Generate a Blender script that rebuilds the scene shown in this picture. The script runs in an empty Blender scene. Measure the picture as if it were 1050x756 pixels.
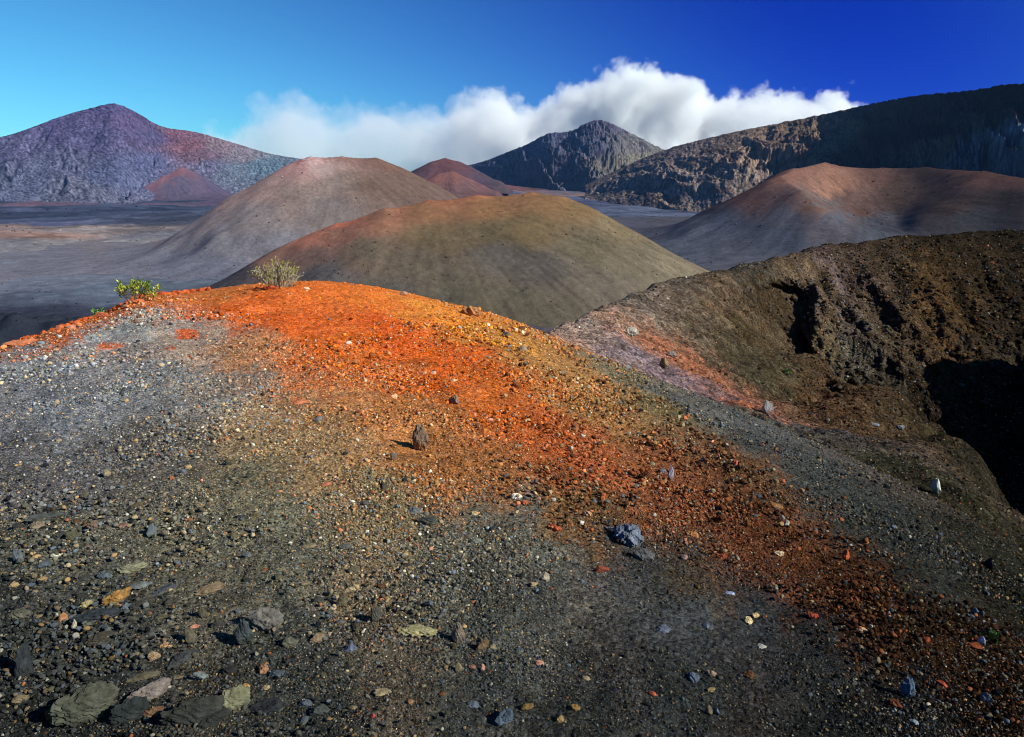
import bpy, math, random, time
import numpy as np
T0 = time.time()
rng = np.random.default_rng(7)
random.seed(7)
sc = bpy.context.scene
COL = sc.collection
# ------------------------------------------------------------------ camera model
F, CX, CY, TH, CAMZ = 800.0, 525.0, 378.0, math.radians(14.9), 1.7
ct, st = math.cos(TH), math.sin(TH)

def pix_dir(u, v):
    a = (np.asarray(u, float) - CX) / F
    b = -(np.asarray(v, float) - CY) / F
    return a, ct + b * st, -st + b * ct              # x (right), y (forward), z (up)

def at(u, v, r):
    """world point in the direction of (u, v) at horizontal range r"""
    x, y, z = pix_dir(u, v)
    k = r / np.hypot(x, y)
    return np.stack([x * k, y * k, CAMZ + z * k], -1)

def az_tan(u, v):
    x, y, z = pix_dir(u, v)
    return np.arctan2(x, y), -z / np.hypot(x, y)

def project(x, y, z):
    z = z - CAMZ
    d = y * ct - z * st
    up = y * st + z * ct
    d = np.where(np.abs(d) < 1e-6, 1e-6, d)
    return CX + F * x / d, CY - F * up / d, d

# ------------------------------------------------------------------ noise
def _h(ix, iy, s):
    h = (ix.astype(np.int64) * 374761393 + iy.astype(np.int64) * 668265263 + s * 1442695041) & 0xFFFFFFFF
    h = ((h ^ (h >> 13)) * 1274126177) & 0xFFFFFFFF
    return (h ^ (h >> 16)) & 0xFFFFFFFF

def gnoise(x, y, s=0):
    x = np.asarray(x, float); y = np.asarray(y, float)
    ix = np.floor(x); iy = np.floor(y); fx = x - ix; fy = y - iy
    ix = ix.astype(np.int64); iy = iy.astype(np.int64)
    def g(dx, dy):
        a = _h(ix + dx, iy + dy, s) * (2 * math.pi / 4294967296.0)
        return np.cos(a) * (fx - dx) + np.sin(a) * (fy - dy)
    w = fx * fx * fx * (fx * (fx * 6 - 15) + 10); q = fy * fy * fy * (fy * (fy * 6 - 15) + 10)
    a = g(0, 0); b = g(1, 0); c = g(0, 1); d = g(1, 1)
    return ((a + w * (b - a)) * (1 - q) + (c + w * (d - c)) * q) * 1.5

def fbm(x, y, o=5, s=0, gain=.5, lac=2.03):
    t = 0; a = 1.0
    for i in range(o):
        t = t + a * gnoise(x, y, s + i * 17); a *= gain
        x = x * lac + 13.7; y = y * lac + 5.1
    return t

def ridged(x, y, o=5, s=0, gain=.5):
    t = 0; a = 1.0
    for i in range(o):
        t = t + a * (1 - np.abs(gnoise(x, y, s + i * 31)) * 2); a *= gain
        x = x * 2.07 + 7.1; y = y * 2.07 + 3.3
    return t / 1.6

def ss(a, b, x):
    t = np.clip((x - a) / (b - a), 0, 1)
    return t * t * (3 - 2 * t)

def lin(c):
    c = np.asarray(c, float) / 255.0
    return np.where(c <= .04045, c / 12.92, ((c + .055) / 1.055) ** 2.4)

EXPO = 0.55
KL = 1.12                                           # displayed value / albedo on sunlit ground

def alb(c, k=1.0):
    return np.clip(lin(c) * k / KL, 0.002, 0.82)

def pchip(x, xs, ys):
    """smooth monotone-ish interpolation"""
    xs = np.asarray(xs, float); ys = np.asarray(ys, float)
    h = np.diff(xs); d = np.diff(ys) / h
    m = np.zeros_like(ys); m[0] = d[0]; m[-1] = d[-1]
    m[1:-1] = (d[:-1] * h[1:] + d[1:] * h[:-1]) / (h[1:] + h[:-1])
    x = np.clip(x, xs[0], xs[-1]); i = np.clip(np.searchsorted(xs, x) - 1, 0, len(h) - 1)
    t = (x - xs[i]) / h[i]
    return ((1 + 2 * t) * (1 - t) ** 2 * ys[i] + t * (1 - t) ** 2 * h[i] * m[i]
            + t * t * (3 - 2 * t) * ys[i + 1] + t * t * (t - 1) * h[i] * m[i + 1])

def idw(ctrl, px, py, pw=4.0):
    """inverse distance blend of control rows (x, y, values...)"""
    ctrl = np.asarray(ctrl, float); px = px.ravel(); py = py.ravel()
    out = np.zeros((px.size, ctrl.shape[1] - 2))
    for k in range(0, px.size, 60000):
        d2 = (px[k:k + 60000, None] - ctrl[None, :, 0]) ** 2 + (py[k:k + 60000, None] - ctrl[None, :, 1]) ** 2
        w = 1.0 / (d2 + 1e-4) ** (pw / 2)
        out[k:k + 60000] = (w @ ctrl[:, 2:]) / w.sum(1)[:, None]
    return out

class TPS:
    def __init__(s, P, v, lam=0.0):
        P = np.asarray(P, float); s.P = P; n = len(P)
        K = s.k(P); A = np.zeros((n + 3, n + 3)); A[:n, :n] = K + lam * np.eye(n)
        Q = np.c_[np.ones(n), P]; A[:n, n:] = Q; A[n:, :n] = Q.T
        s.w = np.linalg.solve(A, np.r_[np.asarray(v, float), 0, 0, 0])
    def k(s, X):
        d2 = ((X[:, None, :] - s.P[None]) ** 2).sum(-1)
        return .5 * d2 * np.log(d2 + 1e-9)
    def __call__(s, x, y):
        X = np.c_[x.ravel(), y.ravel()]; o = np.zeros(len(X))
        for k in range(0, len(X), 60000):
            c = X[k:k + 60000]
            o[k:k + 60000] = s.k(c) @ s.w[:-3] + np.c_[np.ones(len(c)), c] @ s.w[-3:]
        return o.reshape(x.shape)

# ------------------------------------------------------------------ object helpers
def link(o, parent=None):
    COL.objects.link(o)
    if parent is not None: o.parent = parent
    return o

def tag(o, label=None, cat=None, group=None, kind=None):
    if label: o['label'] = label
    if cat: o['category'] = cat
    if group: o['group'] = group
    if kind: o['kind'] = kind
    return o

def raw_mesh(name, V, faces, smooth=True, col=None):
    me = bpy.data.meshes.new(name)
    V = np.asarray(V, np.float32); faces = np.asarray(faces, np.int32)
    k = faces.shape[1]
    me.vertices.add(len(V)); me.vertices.foreach_set('co', V.ravel())
    me.loops.add(faces.size); me.loops.foreach_set('vertex_index', faces.ravel())
    me.polygons.add(len(faces)); me.polygons.foreach_set('loop_start', np.arange(0, faces.size, k, dtype=np.int32))
    me.polygons.foreach_set('use_smooth', np.full(len(faces), smooth))
    me.update(calc_edges=True)
    if col is not None:
        a = me.color_attributes.new('Col', 'FLOAT_COLOR', 'POINT')
        a.data.foreach_set('color', np.c_[col, np.ones(len(col))].astype(np.float32).ravel())
    return me

def grid_faces(n, m):
    i = np.arange(n - 1)[:, None] * m + np.arange(m - 1)[None]
    return np.stack([i, i + 1, i + m + 1, i + m], -1).reshape(-1, 4)

def grid_obj(name, X, Y, Z, col, mat, up=True):
    n, m = X.shape
    f = grid_faces(n, m)
    a, b, c = [np.array([X.flat[i], Y.flat[i]]) for i in (f[0][0], f[0][1], f[0][2])]
    if np.cross(b - a, c - b) < 0: f = f[:, ::-1]
    me = raw_mesh(name, np.c_[X.ravel(), Y.ravel(), Z.ravel()], f, True, col)
    me.materials.append(mat)
    return link(bpy.data.objects.new(name, me))

# ------------------------------------------------------------------ materials
def new_mat(name):
    m = bpy.data.materials.new(name); m.use_nodes = True
    nt = m.node_tree; b = nt.nodes['Principled BSDF']
    b.inputs['Roughness'].default_value = .93
    b.inputs['Specular IOR Level'].default_value = .0
    return m, nt, b

def N(nt, t, **kw):
    n = nt.nodes.new(t)
    for k, v in kw.items():
        if k in n.inputs: n.inputs[k].default_value = v
        else: setattr(n, k, v)
    return n

def ground_mat(name, scales, contrast, bump, bdist, grains=None, rough=.93):
    """albedo from the painted 'Col' attribute, varied by world-space noise; noise bump"""
    m, nt, b = new_mat(name); L = nt.links.new
    b.inputs['Roughness'].default_value = rough
    at_ = N(nt, 'ShaderNodeAttribute', attribute_name='Col')
    geo = N(nt, 'ShaderNodeNewGeometry')
    cur = at_.outputs['Color']; hsum = None
    for s, c in zip(scales, contrast):
        n = N(nt, 'ShaderNodeTexNoise', Scale=s, Detail=5.0, Roughness=.62)
        L(geo.outputs['Position'], n.inputs['Vector'])
        r = N(nt, 'ShaderNodeMapRange'); r.inputs[1].default_value = .28; r.inputs[2].default_value = .72
        r.inputs[3].default_value = 1 - c; r.inputs[4].default_value = 1 + c
        L(n.outputs['Fac'], r.inputs[0])
        mx = N(nt, 'ShaderNodeVectorMath', operation='SCALE')
        L(cur, mx.inputs[0]); L(r.outputs[0], mx.inputs['Scale']); cur = mx.outputs[0]
        if hsum is None: hsum = n.outputs['Fac']
        else:
            ad = N(nt, 'ShaderNodeMath', operation='MULTIPLY_ADD'); ad.inputs[1].default_value = scales[0] / s * 1.5
            L(n.outputs['Fac'], ad.inputs[0]); L(hsum, ad.inputs[2]); hsum = ad.outputs[0]
    for (s, c, tint) in (grains or []):
        vo = N(nt, 'ShaderNodeTexVoronoi', Scale=s)
        L(geo.outputs['Position'], vo.inputs['Vector'])
        sp = N(nt, 'ShaderNodeSeparateColor'); L(vo.outputs['Color'], sp.inputs[0])
        r = N(nt, 'ShaderNodeMapRange'); r.inputs[3].default_value = 1 - c; r.inputs[4].default_value = 1 + c * 1.1
        L(sp.outputs[0], r.inputs[0])
        mx = N(nt, 'ShaderNodeVectorMath', operation='SCALE')
        L(cur, mx.inputs[0]); L(r.outputs[0], mx.inputs['Scale']); cur = mx.outputs[0]
        if tint:
            # a share of grains of other minerals: blue-grey and ochre
            for ch, lo, colr in ((1, .80, (.16, .18, .24)), (2, .83, (.42, .29, .12))):
                g = N(nt, 'ShaderNodeMath', operation='GREATER_THAN'); g.inputs[1].default_value = lo
                L(sp.outputs[ch], g.inputs[0])
                k = N(nt, 'ShaderNodeMath', operation='MULTIPLY'); k.inputs[1].default_value = tint
                L(g.outputs[0], k.inputs[0])
                mc = N(nt, 'ShaderNodeMix', data_type='RGBA', blend_type='MIX')
                L(k.outputs[0], mc.inputs['Factor']); L(cur, mc.inputs[6])
                lum = N(nt, 'ShaderNodeRGBToBW'); L(cur, lum.inputs[0])
                sc_ = N(nt, 'ShaderNodeMath', operation='MULTIPLY'); sc_.inputs[1].default_value = 6.0
                L(lum.outputs[0], sc_.inputs[0])
                cv = N(nt, 'ShaderNodeVectorMath', operation='SCALE'); cv.inputs[0].default_value = colr
                L(sc_.outputs[0], cv.inputs['Scale']); L(cv.outputs[0], mc.inputs[7]); cur = mc.outputs[2]
        ad = N(nt, 'ShaderNodeMath', operation='MULTIPLY_ADD'); ad.inputs[1].default_value = -scales[0] / s * 2.5
        L(vo.outputs['Distance'], ad.inputs[0]); L(hsum, ad.inputs[2]); hsum = ad.outputs[0]
    bp = N(nt, 'ShaderNodeBump', Strength=bump, Distance=bdist)
    L(hsum, bp.inputs['Height']); L(bp.outputs[0], b.inputs['Normal'])
    L(cur, b.inputs['Base Color'])
    return m

def rock_mat(name, scale=18.0):
    m, nt, b = new_mat(name); L = nt.links.new
    at_ = N(nt, 'ShaderNodeAttribute', attribute_name='Col')
    tc = N(nt, 'ShaderNodeTexCoord')
    n = N(nt, 'ShaderNodeTexNoise', Scale=scale, Detail=8.0, Roughness=.7)
    L(tc.outputs['Object'], n.inputs['Vector'])
    r = N(nt, 'ShaderNodeMapRange'); r.inputs[1].default_value = .3; r.inputs[2].default_value = .7
    r.inputs[3].default_value = .55; r.inputs[4].default_value = 1.4
    L(n.outputs['Fac'], r.inputs[0])
    mx = N(nt, 'ShaderNodeVectorMath', operation='SCALE')
    L(at_.outputs['Color'], mx.inputs[0]); L(r.outputs[0], mx.inputs['Scale'])
    L(mx.outputs[0], b.inputs['Base Color'])
    bp = N(nt, 'ShaderNodeBump', Strength=.8, Distance=.01)
    L(n.outputs['Fac'], bp.inputs['Height']); L(bp.outputs[0], b.inputs['Normal'])
    return m

# ------------------------------------------------------------------ sun, sky, camera
SUN_AZ, SUN_EL = math.radians(118), math.radians(33)    # clockwise from the view direction
world = bpy.data.worlds.new('World'); sc.world = world; world.use_nodes = True
wn = world.node_tree; L = wn.links.new
bg = wn.nodes['Background']; bg.inputs['Strength'].default_value = .10
sky = wn.nodes.new('ShaderNodeTexSky'); sky.sky_type = 'NISHITA'; sky.sun_disc = False
sky.sun_elevation = SUN_EL; sky.sun_rotation = SUN_AZ; sky.altitude = 2600
sky.air_density = 1.0; sky.dust_density = .3; sky.ozone_density = 2.0
# polarised sky light seen through a polariser: deepest 90 degrees from the sun
sdir = (math.sin(SUN_AZ) * math.cos(SUN_EL), math.cos(SUN_AZ) * math.cos(SUN_EL), math.sin(SUN_EL))
tc = N(wn, 'ShaderNodeTexCoord')
dt = N(wn, 'ShaderNodeVectorMath', operation='DOT_PRODUCT'); L(tc.outputs['Generated'], dt.inputs[0]); dt.inputs[1].default_value = sdir
sq = N(wn, 'ShaderNodeMath', operation='MULTIPLY'); L(dt.outputs['Value'], sq.inputs[0]); L(dt.outputs['Value'], sq.inputs[1])
nu = N(wn, 'ShaderNodeMath', operation='SUBTRACT'); nu.inputs[0].default_value = 1; L(sq.outputs[0], nu.inputs[1])
de = N(wn, 'ShaderNodeMath', operation='ADD'); de.inputs[0].default_value = 1; L(sq.outputs[0], de.inputs[1])
po = N(wn, 'ShaderNodeMath', operation='DIVIDE'); L(nu.outputs[0], po.inputs[0]); L(de.outputs[0], po.inputs[1])
pp = N(wn, 'ShaderNodeMath', operation='POWER'); L(po.outputs[0], pp.inputs[0]); pp.inputs[1].default_value = 2.1
mixp = N(wn, 'ShaderNodeMix', data_type='RGBA', blend_type='MIX')
L(pp.outputs[0], mixp.inputs['Factor'])
mixp.inputs[6].default_value = SKY_A = (.25, .69, .80, 1)
mixp.inputs[7].default_value = SKY_B = (.001, .058, .56, 1)
mu = N(wn, 'ShaderNodeMix', data_type='RGBA', blend_type='MULTIPLY'); mu.inputs['Factor'].default_value = 1
L(sky.outputs[0], mu.inputs[6]); L(mixp.outputs[2], mu.inputs[7]); L(mu.outputs[2], bg.inputs['Color'])

sl = bpy.data.lights.new('sun', 'SUN'); sl.energy = 4.6; sl.angle = math.radians(.5); sl.color = (1, .985, .86)
so = link(bpy.data.objects.new('sun', sl))
from mathutils import Vector, Matrix
so.rotation_euler = Vector(sdir).to_track_quat('Z', 'Y').to_euler()

cam = bpy.data.cameras.new('camera'); co = link(bpy.data.objects.new('camera', cam)); sc.camera = co
cam.sensor_width = 36; cam.lens = 36 * F / 1050.0; cam.clip_start = .05; cam.clip_end = 90000
co.location = (0, 0, CAMZ); co.rotation_euler = (math.pi / 2 - TH, 0, 0)

vs = sc.view_settings; vs.view_transform = 'Standard'; vs.look = 'None'; vs.gamma = 1; vs.exposure = EXPO
sc.view_settings.use_curve_mapping = False
cy = sc.cycles
cy.max_bounces = 8; cy.diffuse_bounces = 2; cy.volume_bounces = 7; cy.caustics_reflective = False; cy.caustics_refractive = False
cy.transparent_max_bounces = 16
cy.filter_width = 1.05
cy.use_denoising = True; cy.denoiser = 'OPENIMAGEDENOISE'; cy.denoising_input_passes = 'RGB_ALBEDO_NORMAL'
cy.denoising_prefilter = 'ACCURATE'

# ================================================================== FOREGROUND SHOULDER
crest = np.array([  # u, v of the skyline of the shoulder, horizontal range there
    (-420, 470, 9.0), (-200, 412, 10.0), (-90, 380, 11), (13, 353, 12.0), (60, 337, 12.6), (110, 322, 13.5), (140, 307, 14.5), (200, 300, 16.0),
    (290, 289, 17.0), (360, 291, 17.0), (420, 301, 16.5), (485, 318, 15.8), (525, 329, 15.2), (560, 343, 14.6), (620, 368, 13.6), (700, 399, 12.4),
    (790, 436, 11.2), (870, 470, 10.4), (950, 507, 9.6), (1037, 556, 8.8), (1200, 650, 7.4), (1500, 830, 6.0)])
caz, ctn = az_tan(crest[:, 0], crest[:, 1])
fa = np.linspace(-1.15, 1.2, 980); fq = np.linspace(math.log(.7), math.log(60), 760)
AZ, Q = np.meshgrid(fa, fq, indexing='ij'); R = np.exp(Q)
rc = pchip(AZ, caz, crest[:, 2]); tn = pchip(AZ, caz, ctn)
a_ = np.maximum(rc * tn - CAMZ, .35); p_ = (CAMZ + a_) / a_
t_ = R / rc
zb = np.where(t_ < 1, -a_ * t_ ** p_, 0)
sl_ = a_ * p_ / rc
over = np.maximum(R - rc, 0)
zb = np.where(t_ >= 1, -a_ - sl_ * over - np.minimum(.035 * over ** 2, .32 * over), zb)
FX, FY = R * np.sin(AZ), R * np.cos(AZ)
det = np.minimum(1, R / 3)
zn = fbm(FX * .45, FY * .45, 3, 3) * .06 + fbm(FX * 1.6, FY * 1.6, 4, 9) * .022
down = FX * .8 + FY * .35                                # fall direction on the right flank
cross = FY * .8 - FX * .35
zn += fbm(cross * 1.3, down * .25, 4, 21) * .05 * ss(.5, 4, FX)
zn += fbm(FX * 9, FY * 9, 4, 40) * .006 + fbm(AZ * 160, Q * 75, 3, 60) * .0016 * R
zf = zb + zn * (1 - .5 * ss(.7, 1.0, t_))
FZ = zf
FU, FV, FD = project(FX, FY, FZ)

FCOL = [  # u, v, displayed colour of the fines, vignette darkening painted in towards bottom right
 (30,372,128,130,136),(100,342,140,142,144),(150,332,140,140,140),(200,347,150,130,118),(60,420,108,110,118),(150,400,116,116,120),(230,400,118,112,108),
 (60,480,88,85,88),(150,480,92,87,84),(250,368,165,112,78),(13,352,176,104,62),(60,340,170,86,50),(105,322,180,89,38),(200,305,192,102,44),(150,313,182,105,75),
 (240,315,205,87,25),(300,298,215,98,32),(300,330,205,85,24),(380,300,212,102,32),(400,340,200,79,19),(340,358,200,92,28),(440,315,205,117,41),
 (470,370,190,79,17),(520,342,186,117,40),(560,362,165,110,54),(520,400,182,85,19),(540,430,178,79,16),(590,390,165,110,50),(620,422,150,100,44),
 (600,470,162,70,14),(660,460,140,75,28),(680,420,100,86,60),(640,384,104,94,76),(700,402,86,82,78),(720,420,78,77,78),(760,430,70,71,73),
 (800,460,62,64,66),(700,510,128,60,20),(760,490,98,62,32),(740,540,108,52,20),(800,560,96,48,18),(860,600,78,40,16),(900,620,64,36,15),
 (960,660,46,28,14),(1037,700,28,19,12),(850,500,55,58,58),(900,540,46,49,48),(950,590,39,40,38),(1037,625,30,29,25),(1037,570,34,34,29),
 (260,440,146,120,90),(350,440,158,116,78),(400,430,170,106,60),(330,480,138,110,80),(430,470,150,96,56),(480,480,140,86,46),(400,510,116,101,76),
 (250,500,106,99,81),(300,540,97,94,81),(200,540,93,89,77),(100,540,86,83,75),(60,560,81,79,71),(480,540,86,82,73),(550,560,86,84,78),
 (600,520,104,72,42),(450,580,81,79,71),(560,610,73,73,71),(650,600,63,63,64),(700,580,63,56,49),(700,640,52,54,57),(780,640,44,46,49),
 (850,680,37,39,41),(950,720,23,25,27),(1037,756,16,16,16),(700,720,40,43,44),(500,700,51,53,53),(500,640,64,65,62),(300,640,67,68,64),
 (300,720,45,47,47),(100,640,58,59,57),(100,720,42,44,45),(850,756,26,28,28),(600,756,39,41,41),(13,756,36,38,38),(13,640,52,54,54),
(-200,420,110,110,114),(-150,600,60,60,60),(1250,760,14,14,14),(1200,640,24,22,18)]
FCOL = np.array(FCOL, float)

def visible_idx(U, V, D, u, v, RR, tol=1.6):
    d2 = (U - u) ** 2 + (V - v) ** 2 + np.where(D > 0.2, 0, 1e9)
    k = np.where(d2.ravel() < tol * tol)[0]
    if len(k) == 0: return int(np.argmin(d2))
    return int(k[np.argmin(RR.ravel()[k])])

def to_polar(ctrl, U, V, D, A, Qq, kx, ky):
    out = []
    for row in ctrl:
        i = visible_idx(U, V, D, row[0], row[1], Qq)
        out.append([A.flat[i] * kx, Qq.flat[i] * ky, *alb(row[2:5])])
    return np.array(out)

kx, ky = 7.0, 2.6
fctrl = to_polar(FCOL, FU, FV, FD, AZ, Q, kx, ky)
w1 = fbm(AZ * 14, Q * 8, 5, 100, .65) * .22; w2 = fbm(AZ * 14, Q * 8, 5, 200, .65) * .22
jit = rng.normal(0, .07, (2,) + AZ.shape)
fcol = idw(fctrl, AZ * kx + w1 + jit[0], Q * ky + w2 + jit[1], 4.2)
wm = np.clip(fcol[:, 0] / fcol[:, 2] / 20, 0, 1)[:, None]
fcol = fcol * (np.array([1.02, 1.02, .97]) + wm * np.array([0, .07, -.05]))
dull = (ss(430, 700, FU) * ss(.3, .7, (fcol[:, 0] / fcol[:, 2]).reshape(FU.shape) / 10)).ravel()[:, None]
fcol = fcol * (1 - .16 * dull) * (1 - .18 * dull) + fcol.mean(1)[:, None] * .18 * dull
# patches of drifted fines: warm specks of neighbouring colour
for (pu, pv_, pw_, ph_, pc) in ((112, 355, 15, 3.2, (196, 98, 58)), (190, 343, 12, 5, (200, 92, 50)), (306, 411, 12, 4, (190, 104, 60)), (175, 357, 5, 2.5, (196, 98, 60))):
    e = ((FU - pu) / pw_) ** 2 + ((FV - pv_) / ph_) ** 2 + .9 * fbm(FX * 3, FY * 3, 3, 310)
    k_ = (ss(1.3, .5, e) * (t_ < 1.05)).ravel()[:, None]
    fcol = fcol * (1 - k_) + alb(pc)[None] * k_
vmix = fbm(FX * 2.2, FY * 2.2, 5, 300, .7)
fcol *= (1 + .22 * np.clip(vmix, -1, 1)).ravel()[:, None]
M_fore = ground_mat('cinder_ground', (14.0, 60.0), (.10, .26), .7, .012, [(45.0, .40, .10), (120.0, .5, .12)])
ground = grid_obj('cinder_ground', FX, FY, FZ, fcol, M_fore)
tag(ground, kind='structure')
print('foreground', round(time.time() - T0, 1))

# ================================================================== CRATER IN THE CONE'S FLANK
RIMLINE = [(400, 470), (520, 364), (600, 322), (680, 290), (760, 271), (840, 253), (920, 243), (1000, 238), (1080, 234), (1200, 228)]
CT = []
def column(u, *rv):
    for r, v in rv:
        a, t = az_tan(u, v); CT.append((float(a), math.log(r), float(t)))
column(380, (15, 470), (30, 470), (60, 490), (120, 500), (200, 500))
column(520, (15, 420), (22, 396), (31, 370), (36, 364), (44, 388), (60, 415), (95, 445), (200, 470))
column(600, (15, 400), (22, 395), (32, 380), (42, 358), (52, 332), (56, 322), (63, 336), (75, 362), (95, 395), (130, 425), (210, 450))
column(680, (15, 430), (22, 425), (32, 410), (42, 388), (52, 362), (62, 332), (72, 300), (76, 290), (84, 304), (95, 328), (110, 352), (150, 390), (220, 420))
column(760, (15, 460), (22, 455), (32, 440), (42, 420), (52, 400), (62, 375), (72, 345), (82, 310), (94, 271), (105, 290), (130, 332), (180, 375), (230, 395))
column(840, (15, 490), (22, 485), (32, 465), (42, 446), (52, 430), (62, 413), (72, 395), (77, 386), (83, 392), (90, 362), (97, 328), (105, 290), (113, 253), (130, 282), (180, 340), (230, 365))
column(920, (15, 525), (22, 515), (32, 490), (42, 468), (52, 446), (62, 422), (70, 405), (77, 430), (84, 425), (92, 385), (100, 350), (115, 290), (128, 243), (145, 268), (180, 305), (230, 335))
column(1000, (15, 565), (22, 550), (32, 522), (42, 497), (52, 470), (58, 457), (65, 500), (75, 525), (85, 488), (95, 430), (105, 375), (120, 305), (140, 238), (160, 258), (190, 280), (235, 300))
column(1080, (15, 620), (22, 604), (32, 578), (42, 554), (46, 546), (53, 600), (65, 620), (80, 560), (95, 470), (110, 380), (130, 290), (152, 234), (175, 252), (235, 280))
column(1200, (15, 700), (22, 690), (32, 672), (36, 667), (45, 720), (65, 690), (85, 560), (110, 400), (140, 270), (165, 228), (190, 242), (235, 260))
for a, rt in ((.9, ((15, .62), (30, .64), (55, .60), (76, .50), (88, .20), (99, -.02), (115, -.01), (130, .03), (150, .06), (235, .08))),  # unseen right-hand wall of the bowl, raised so its shadow fills the pit
              (1.15, ((15, .62), (30, .62), (45, .52), (62, .28), (80, .0), (97, -.05), (140, .03), (235, .08))), (1.5, ((15, .6), (30, .5), (60, .25), (120, .12), (235, .1)))):
    for r, t in rt: CT.append((a, math.log(r), t))
CT = np.array(CT)
RIMR = [(380, 26), (520, 36.5), (600, 56), (680, 76), (760, 94), (840, 113), (920, 128), (1000, 140), (1080, 152), (1200, 165)]
rz = np.r_[[float(az_tan(u, 300)[0]) for u, _ in RIMR], .95, 1.5]; rrr = np.log(np.r_[[r for _, r in RIMR], 172, 176])
rim_ln = lambda a: pchip(a, rz, rrr)
tps = TPS(np.c_[CT[:, 0] * 2.0, CT[:, 1] - rim_ln(CT[:, 0])], CT[:, 2], 2e-4)
ca = np.linspace(-.35, 1.5, 860); cq = np.linspace(math.log(8), math.log(240), 720)
CA, CQ = np.meshgrid(ca, cq, indexing='ij'); CR = np.exp(CQ)
KX, KY = CR * np.sin(CA), CR * np.cos(CA)
zc = CAMZ - CR * tps(CA * 2.0, CQ - rim_ln(CA))
U0, V0, D0 = project(KX, KY, zc)
ra_, rt_ = az_tan(np.array([q[0] for q in RIMLINE]), np.array([q[1] for q in RIMLINE]))
rim_v = np.interp(CA, ra_, [q[1] for q in RIMLINE]); near_rim = ss(2, 42, V0 - rim_v)
zc += fbm(KX * .05, KY * .05, 4, 81) * .9 * ss(20, 60, CR) * np.clip(near_rim, .1, 1) + fbm(KX * .35, KY * .35, 5, 85, .6) * .26
# scree chutes running down the bowl
ang = np.arctan2(KX - 66, KY - 66); rr = np.hypot(KX - 66, KY - 66)
zc += (fbm(ang * 9, rr * .03, 4, 91) * .9) * ss(8, 30, rr) * ss(62, 40, rr) * np.clip(near_rim, .1, 1)
KZ = zc
# the lava outcrop: rock that stands out sideways from the far wall
lat_, hgt = CA * 96.0, KZ
edge_n = 10 * fbm(lat_ * .18, hgt * .18, 4, 5, .6)
bul = ss(812, 838, U0 + (330 - V0) * .20 + edge_n) * ss(1080, 960, U0) * ss(268, 330, V0 + edge_n) * ss(500, 430, V0) * (CR > 79)
rk = ss(800, 832, U0 + edge_n) * ss(285, 345, V0 + edge_n) * ss(500, 440, V0) * (CR > 79)
lump = ridged(lat_ * .22, hgt * .26, 5, 71, .55) - .55
lump2 = ridged(lat_ * .8 + 3, hgt * .9, 4, 73, .6) - .55
rec = ss(752, 800, U0 + edge_n * .5) * ss(846, 822, U0 + (330 - V0) * .20 + edge_n) * ss(280, 304, V0 + edge_n * .5) * ss(392, 362, V0 - (U0 - 800) * .6)
push = bul * 8.0 - rec * 7.0 + rk * (lump * 2.6 + lump2 * .8) + .25 * fbm(lat_ * 1.2, hgt * 1.4, 4, 79, .6) * ss(740, 830, U0) * (CR > 70)
KX = KX * (1 - push / CR); KY = KY * (1 - push / CR)
CU, CV, CD = project(KX, KY, KZ)
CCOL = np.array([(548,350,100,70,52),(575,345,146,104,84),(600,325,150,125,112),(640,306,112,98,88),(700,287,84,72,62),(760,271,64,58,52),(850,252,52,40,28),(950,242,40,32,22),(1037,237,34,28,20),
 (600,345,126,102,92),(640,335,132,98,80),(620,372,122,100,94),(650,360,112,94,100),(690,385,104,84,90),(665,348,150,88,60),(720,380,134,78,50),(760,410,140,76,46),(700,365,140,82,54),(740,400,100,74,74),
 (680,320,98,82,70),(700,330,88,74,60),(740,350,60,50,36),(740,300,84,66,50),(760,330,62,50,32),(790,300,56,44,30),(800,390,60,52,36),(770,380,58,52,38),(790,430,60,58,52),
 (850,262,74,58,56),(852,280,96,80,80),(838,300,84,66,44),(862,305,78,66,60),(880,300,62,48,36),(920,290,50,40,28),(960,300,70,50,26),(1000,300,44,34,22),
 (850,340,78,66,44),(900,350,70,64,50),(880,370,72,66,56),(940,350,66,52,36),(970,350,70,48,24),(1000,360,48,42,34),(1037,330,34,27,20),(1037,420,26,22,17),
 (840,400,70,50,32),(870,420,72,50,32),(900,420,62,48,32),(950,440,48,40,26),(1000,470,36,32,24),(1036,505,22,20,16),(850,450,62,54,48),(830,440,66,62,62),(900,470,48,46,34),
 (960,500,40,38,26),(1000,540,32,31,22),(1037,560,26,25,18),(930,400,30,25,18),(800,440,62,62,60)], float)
cctrl = to_polar(CCOL, CU, CV, CD, CA, CQ, 7.0, 4.0)
jit = rng.normal(0, .06, (2,) + CA.shape)
ccol = idw(cctrl, CA * 7 + fbm(CA * 30, CQ * 20, 5, 400, .65) * .16 + jit[0], CQ * 4 + fbm(CA * 30, CQ * 20, 5, 410, .65) * .16 + jit[1], 4.0)
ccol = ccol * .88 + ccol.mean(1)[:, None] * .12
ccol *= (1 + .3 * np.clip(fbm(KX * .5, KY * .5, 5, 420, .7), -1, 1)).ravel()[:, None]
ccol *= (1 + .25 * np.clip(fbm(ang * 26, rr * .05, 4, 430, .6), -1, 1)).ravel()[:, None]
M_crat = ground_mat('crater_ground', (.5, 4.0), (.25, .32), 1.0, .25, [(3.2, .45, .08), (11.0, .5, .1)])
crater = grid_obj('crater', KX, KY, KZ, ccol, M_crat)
tag(crater, kind='structure')
print('crater', round(time.time() - T0, 1))

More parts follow.
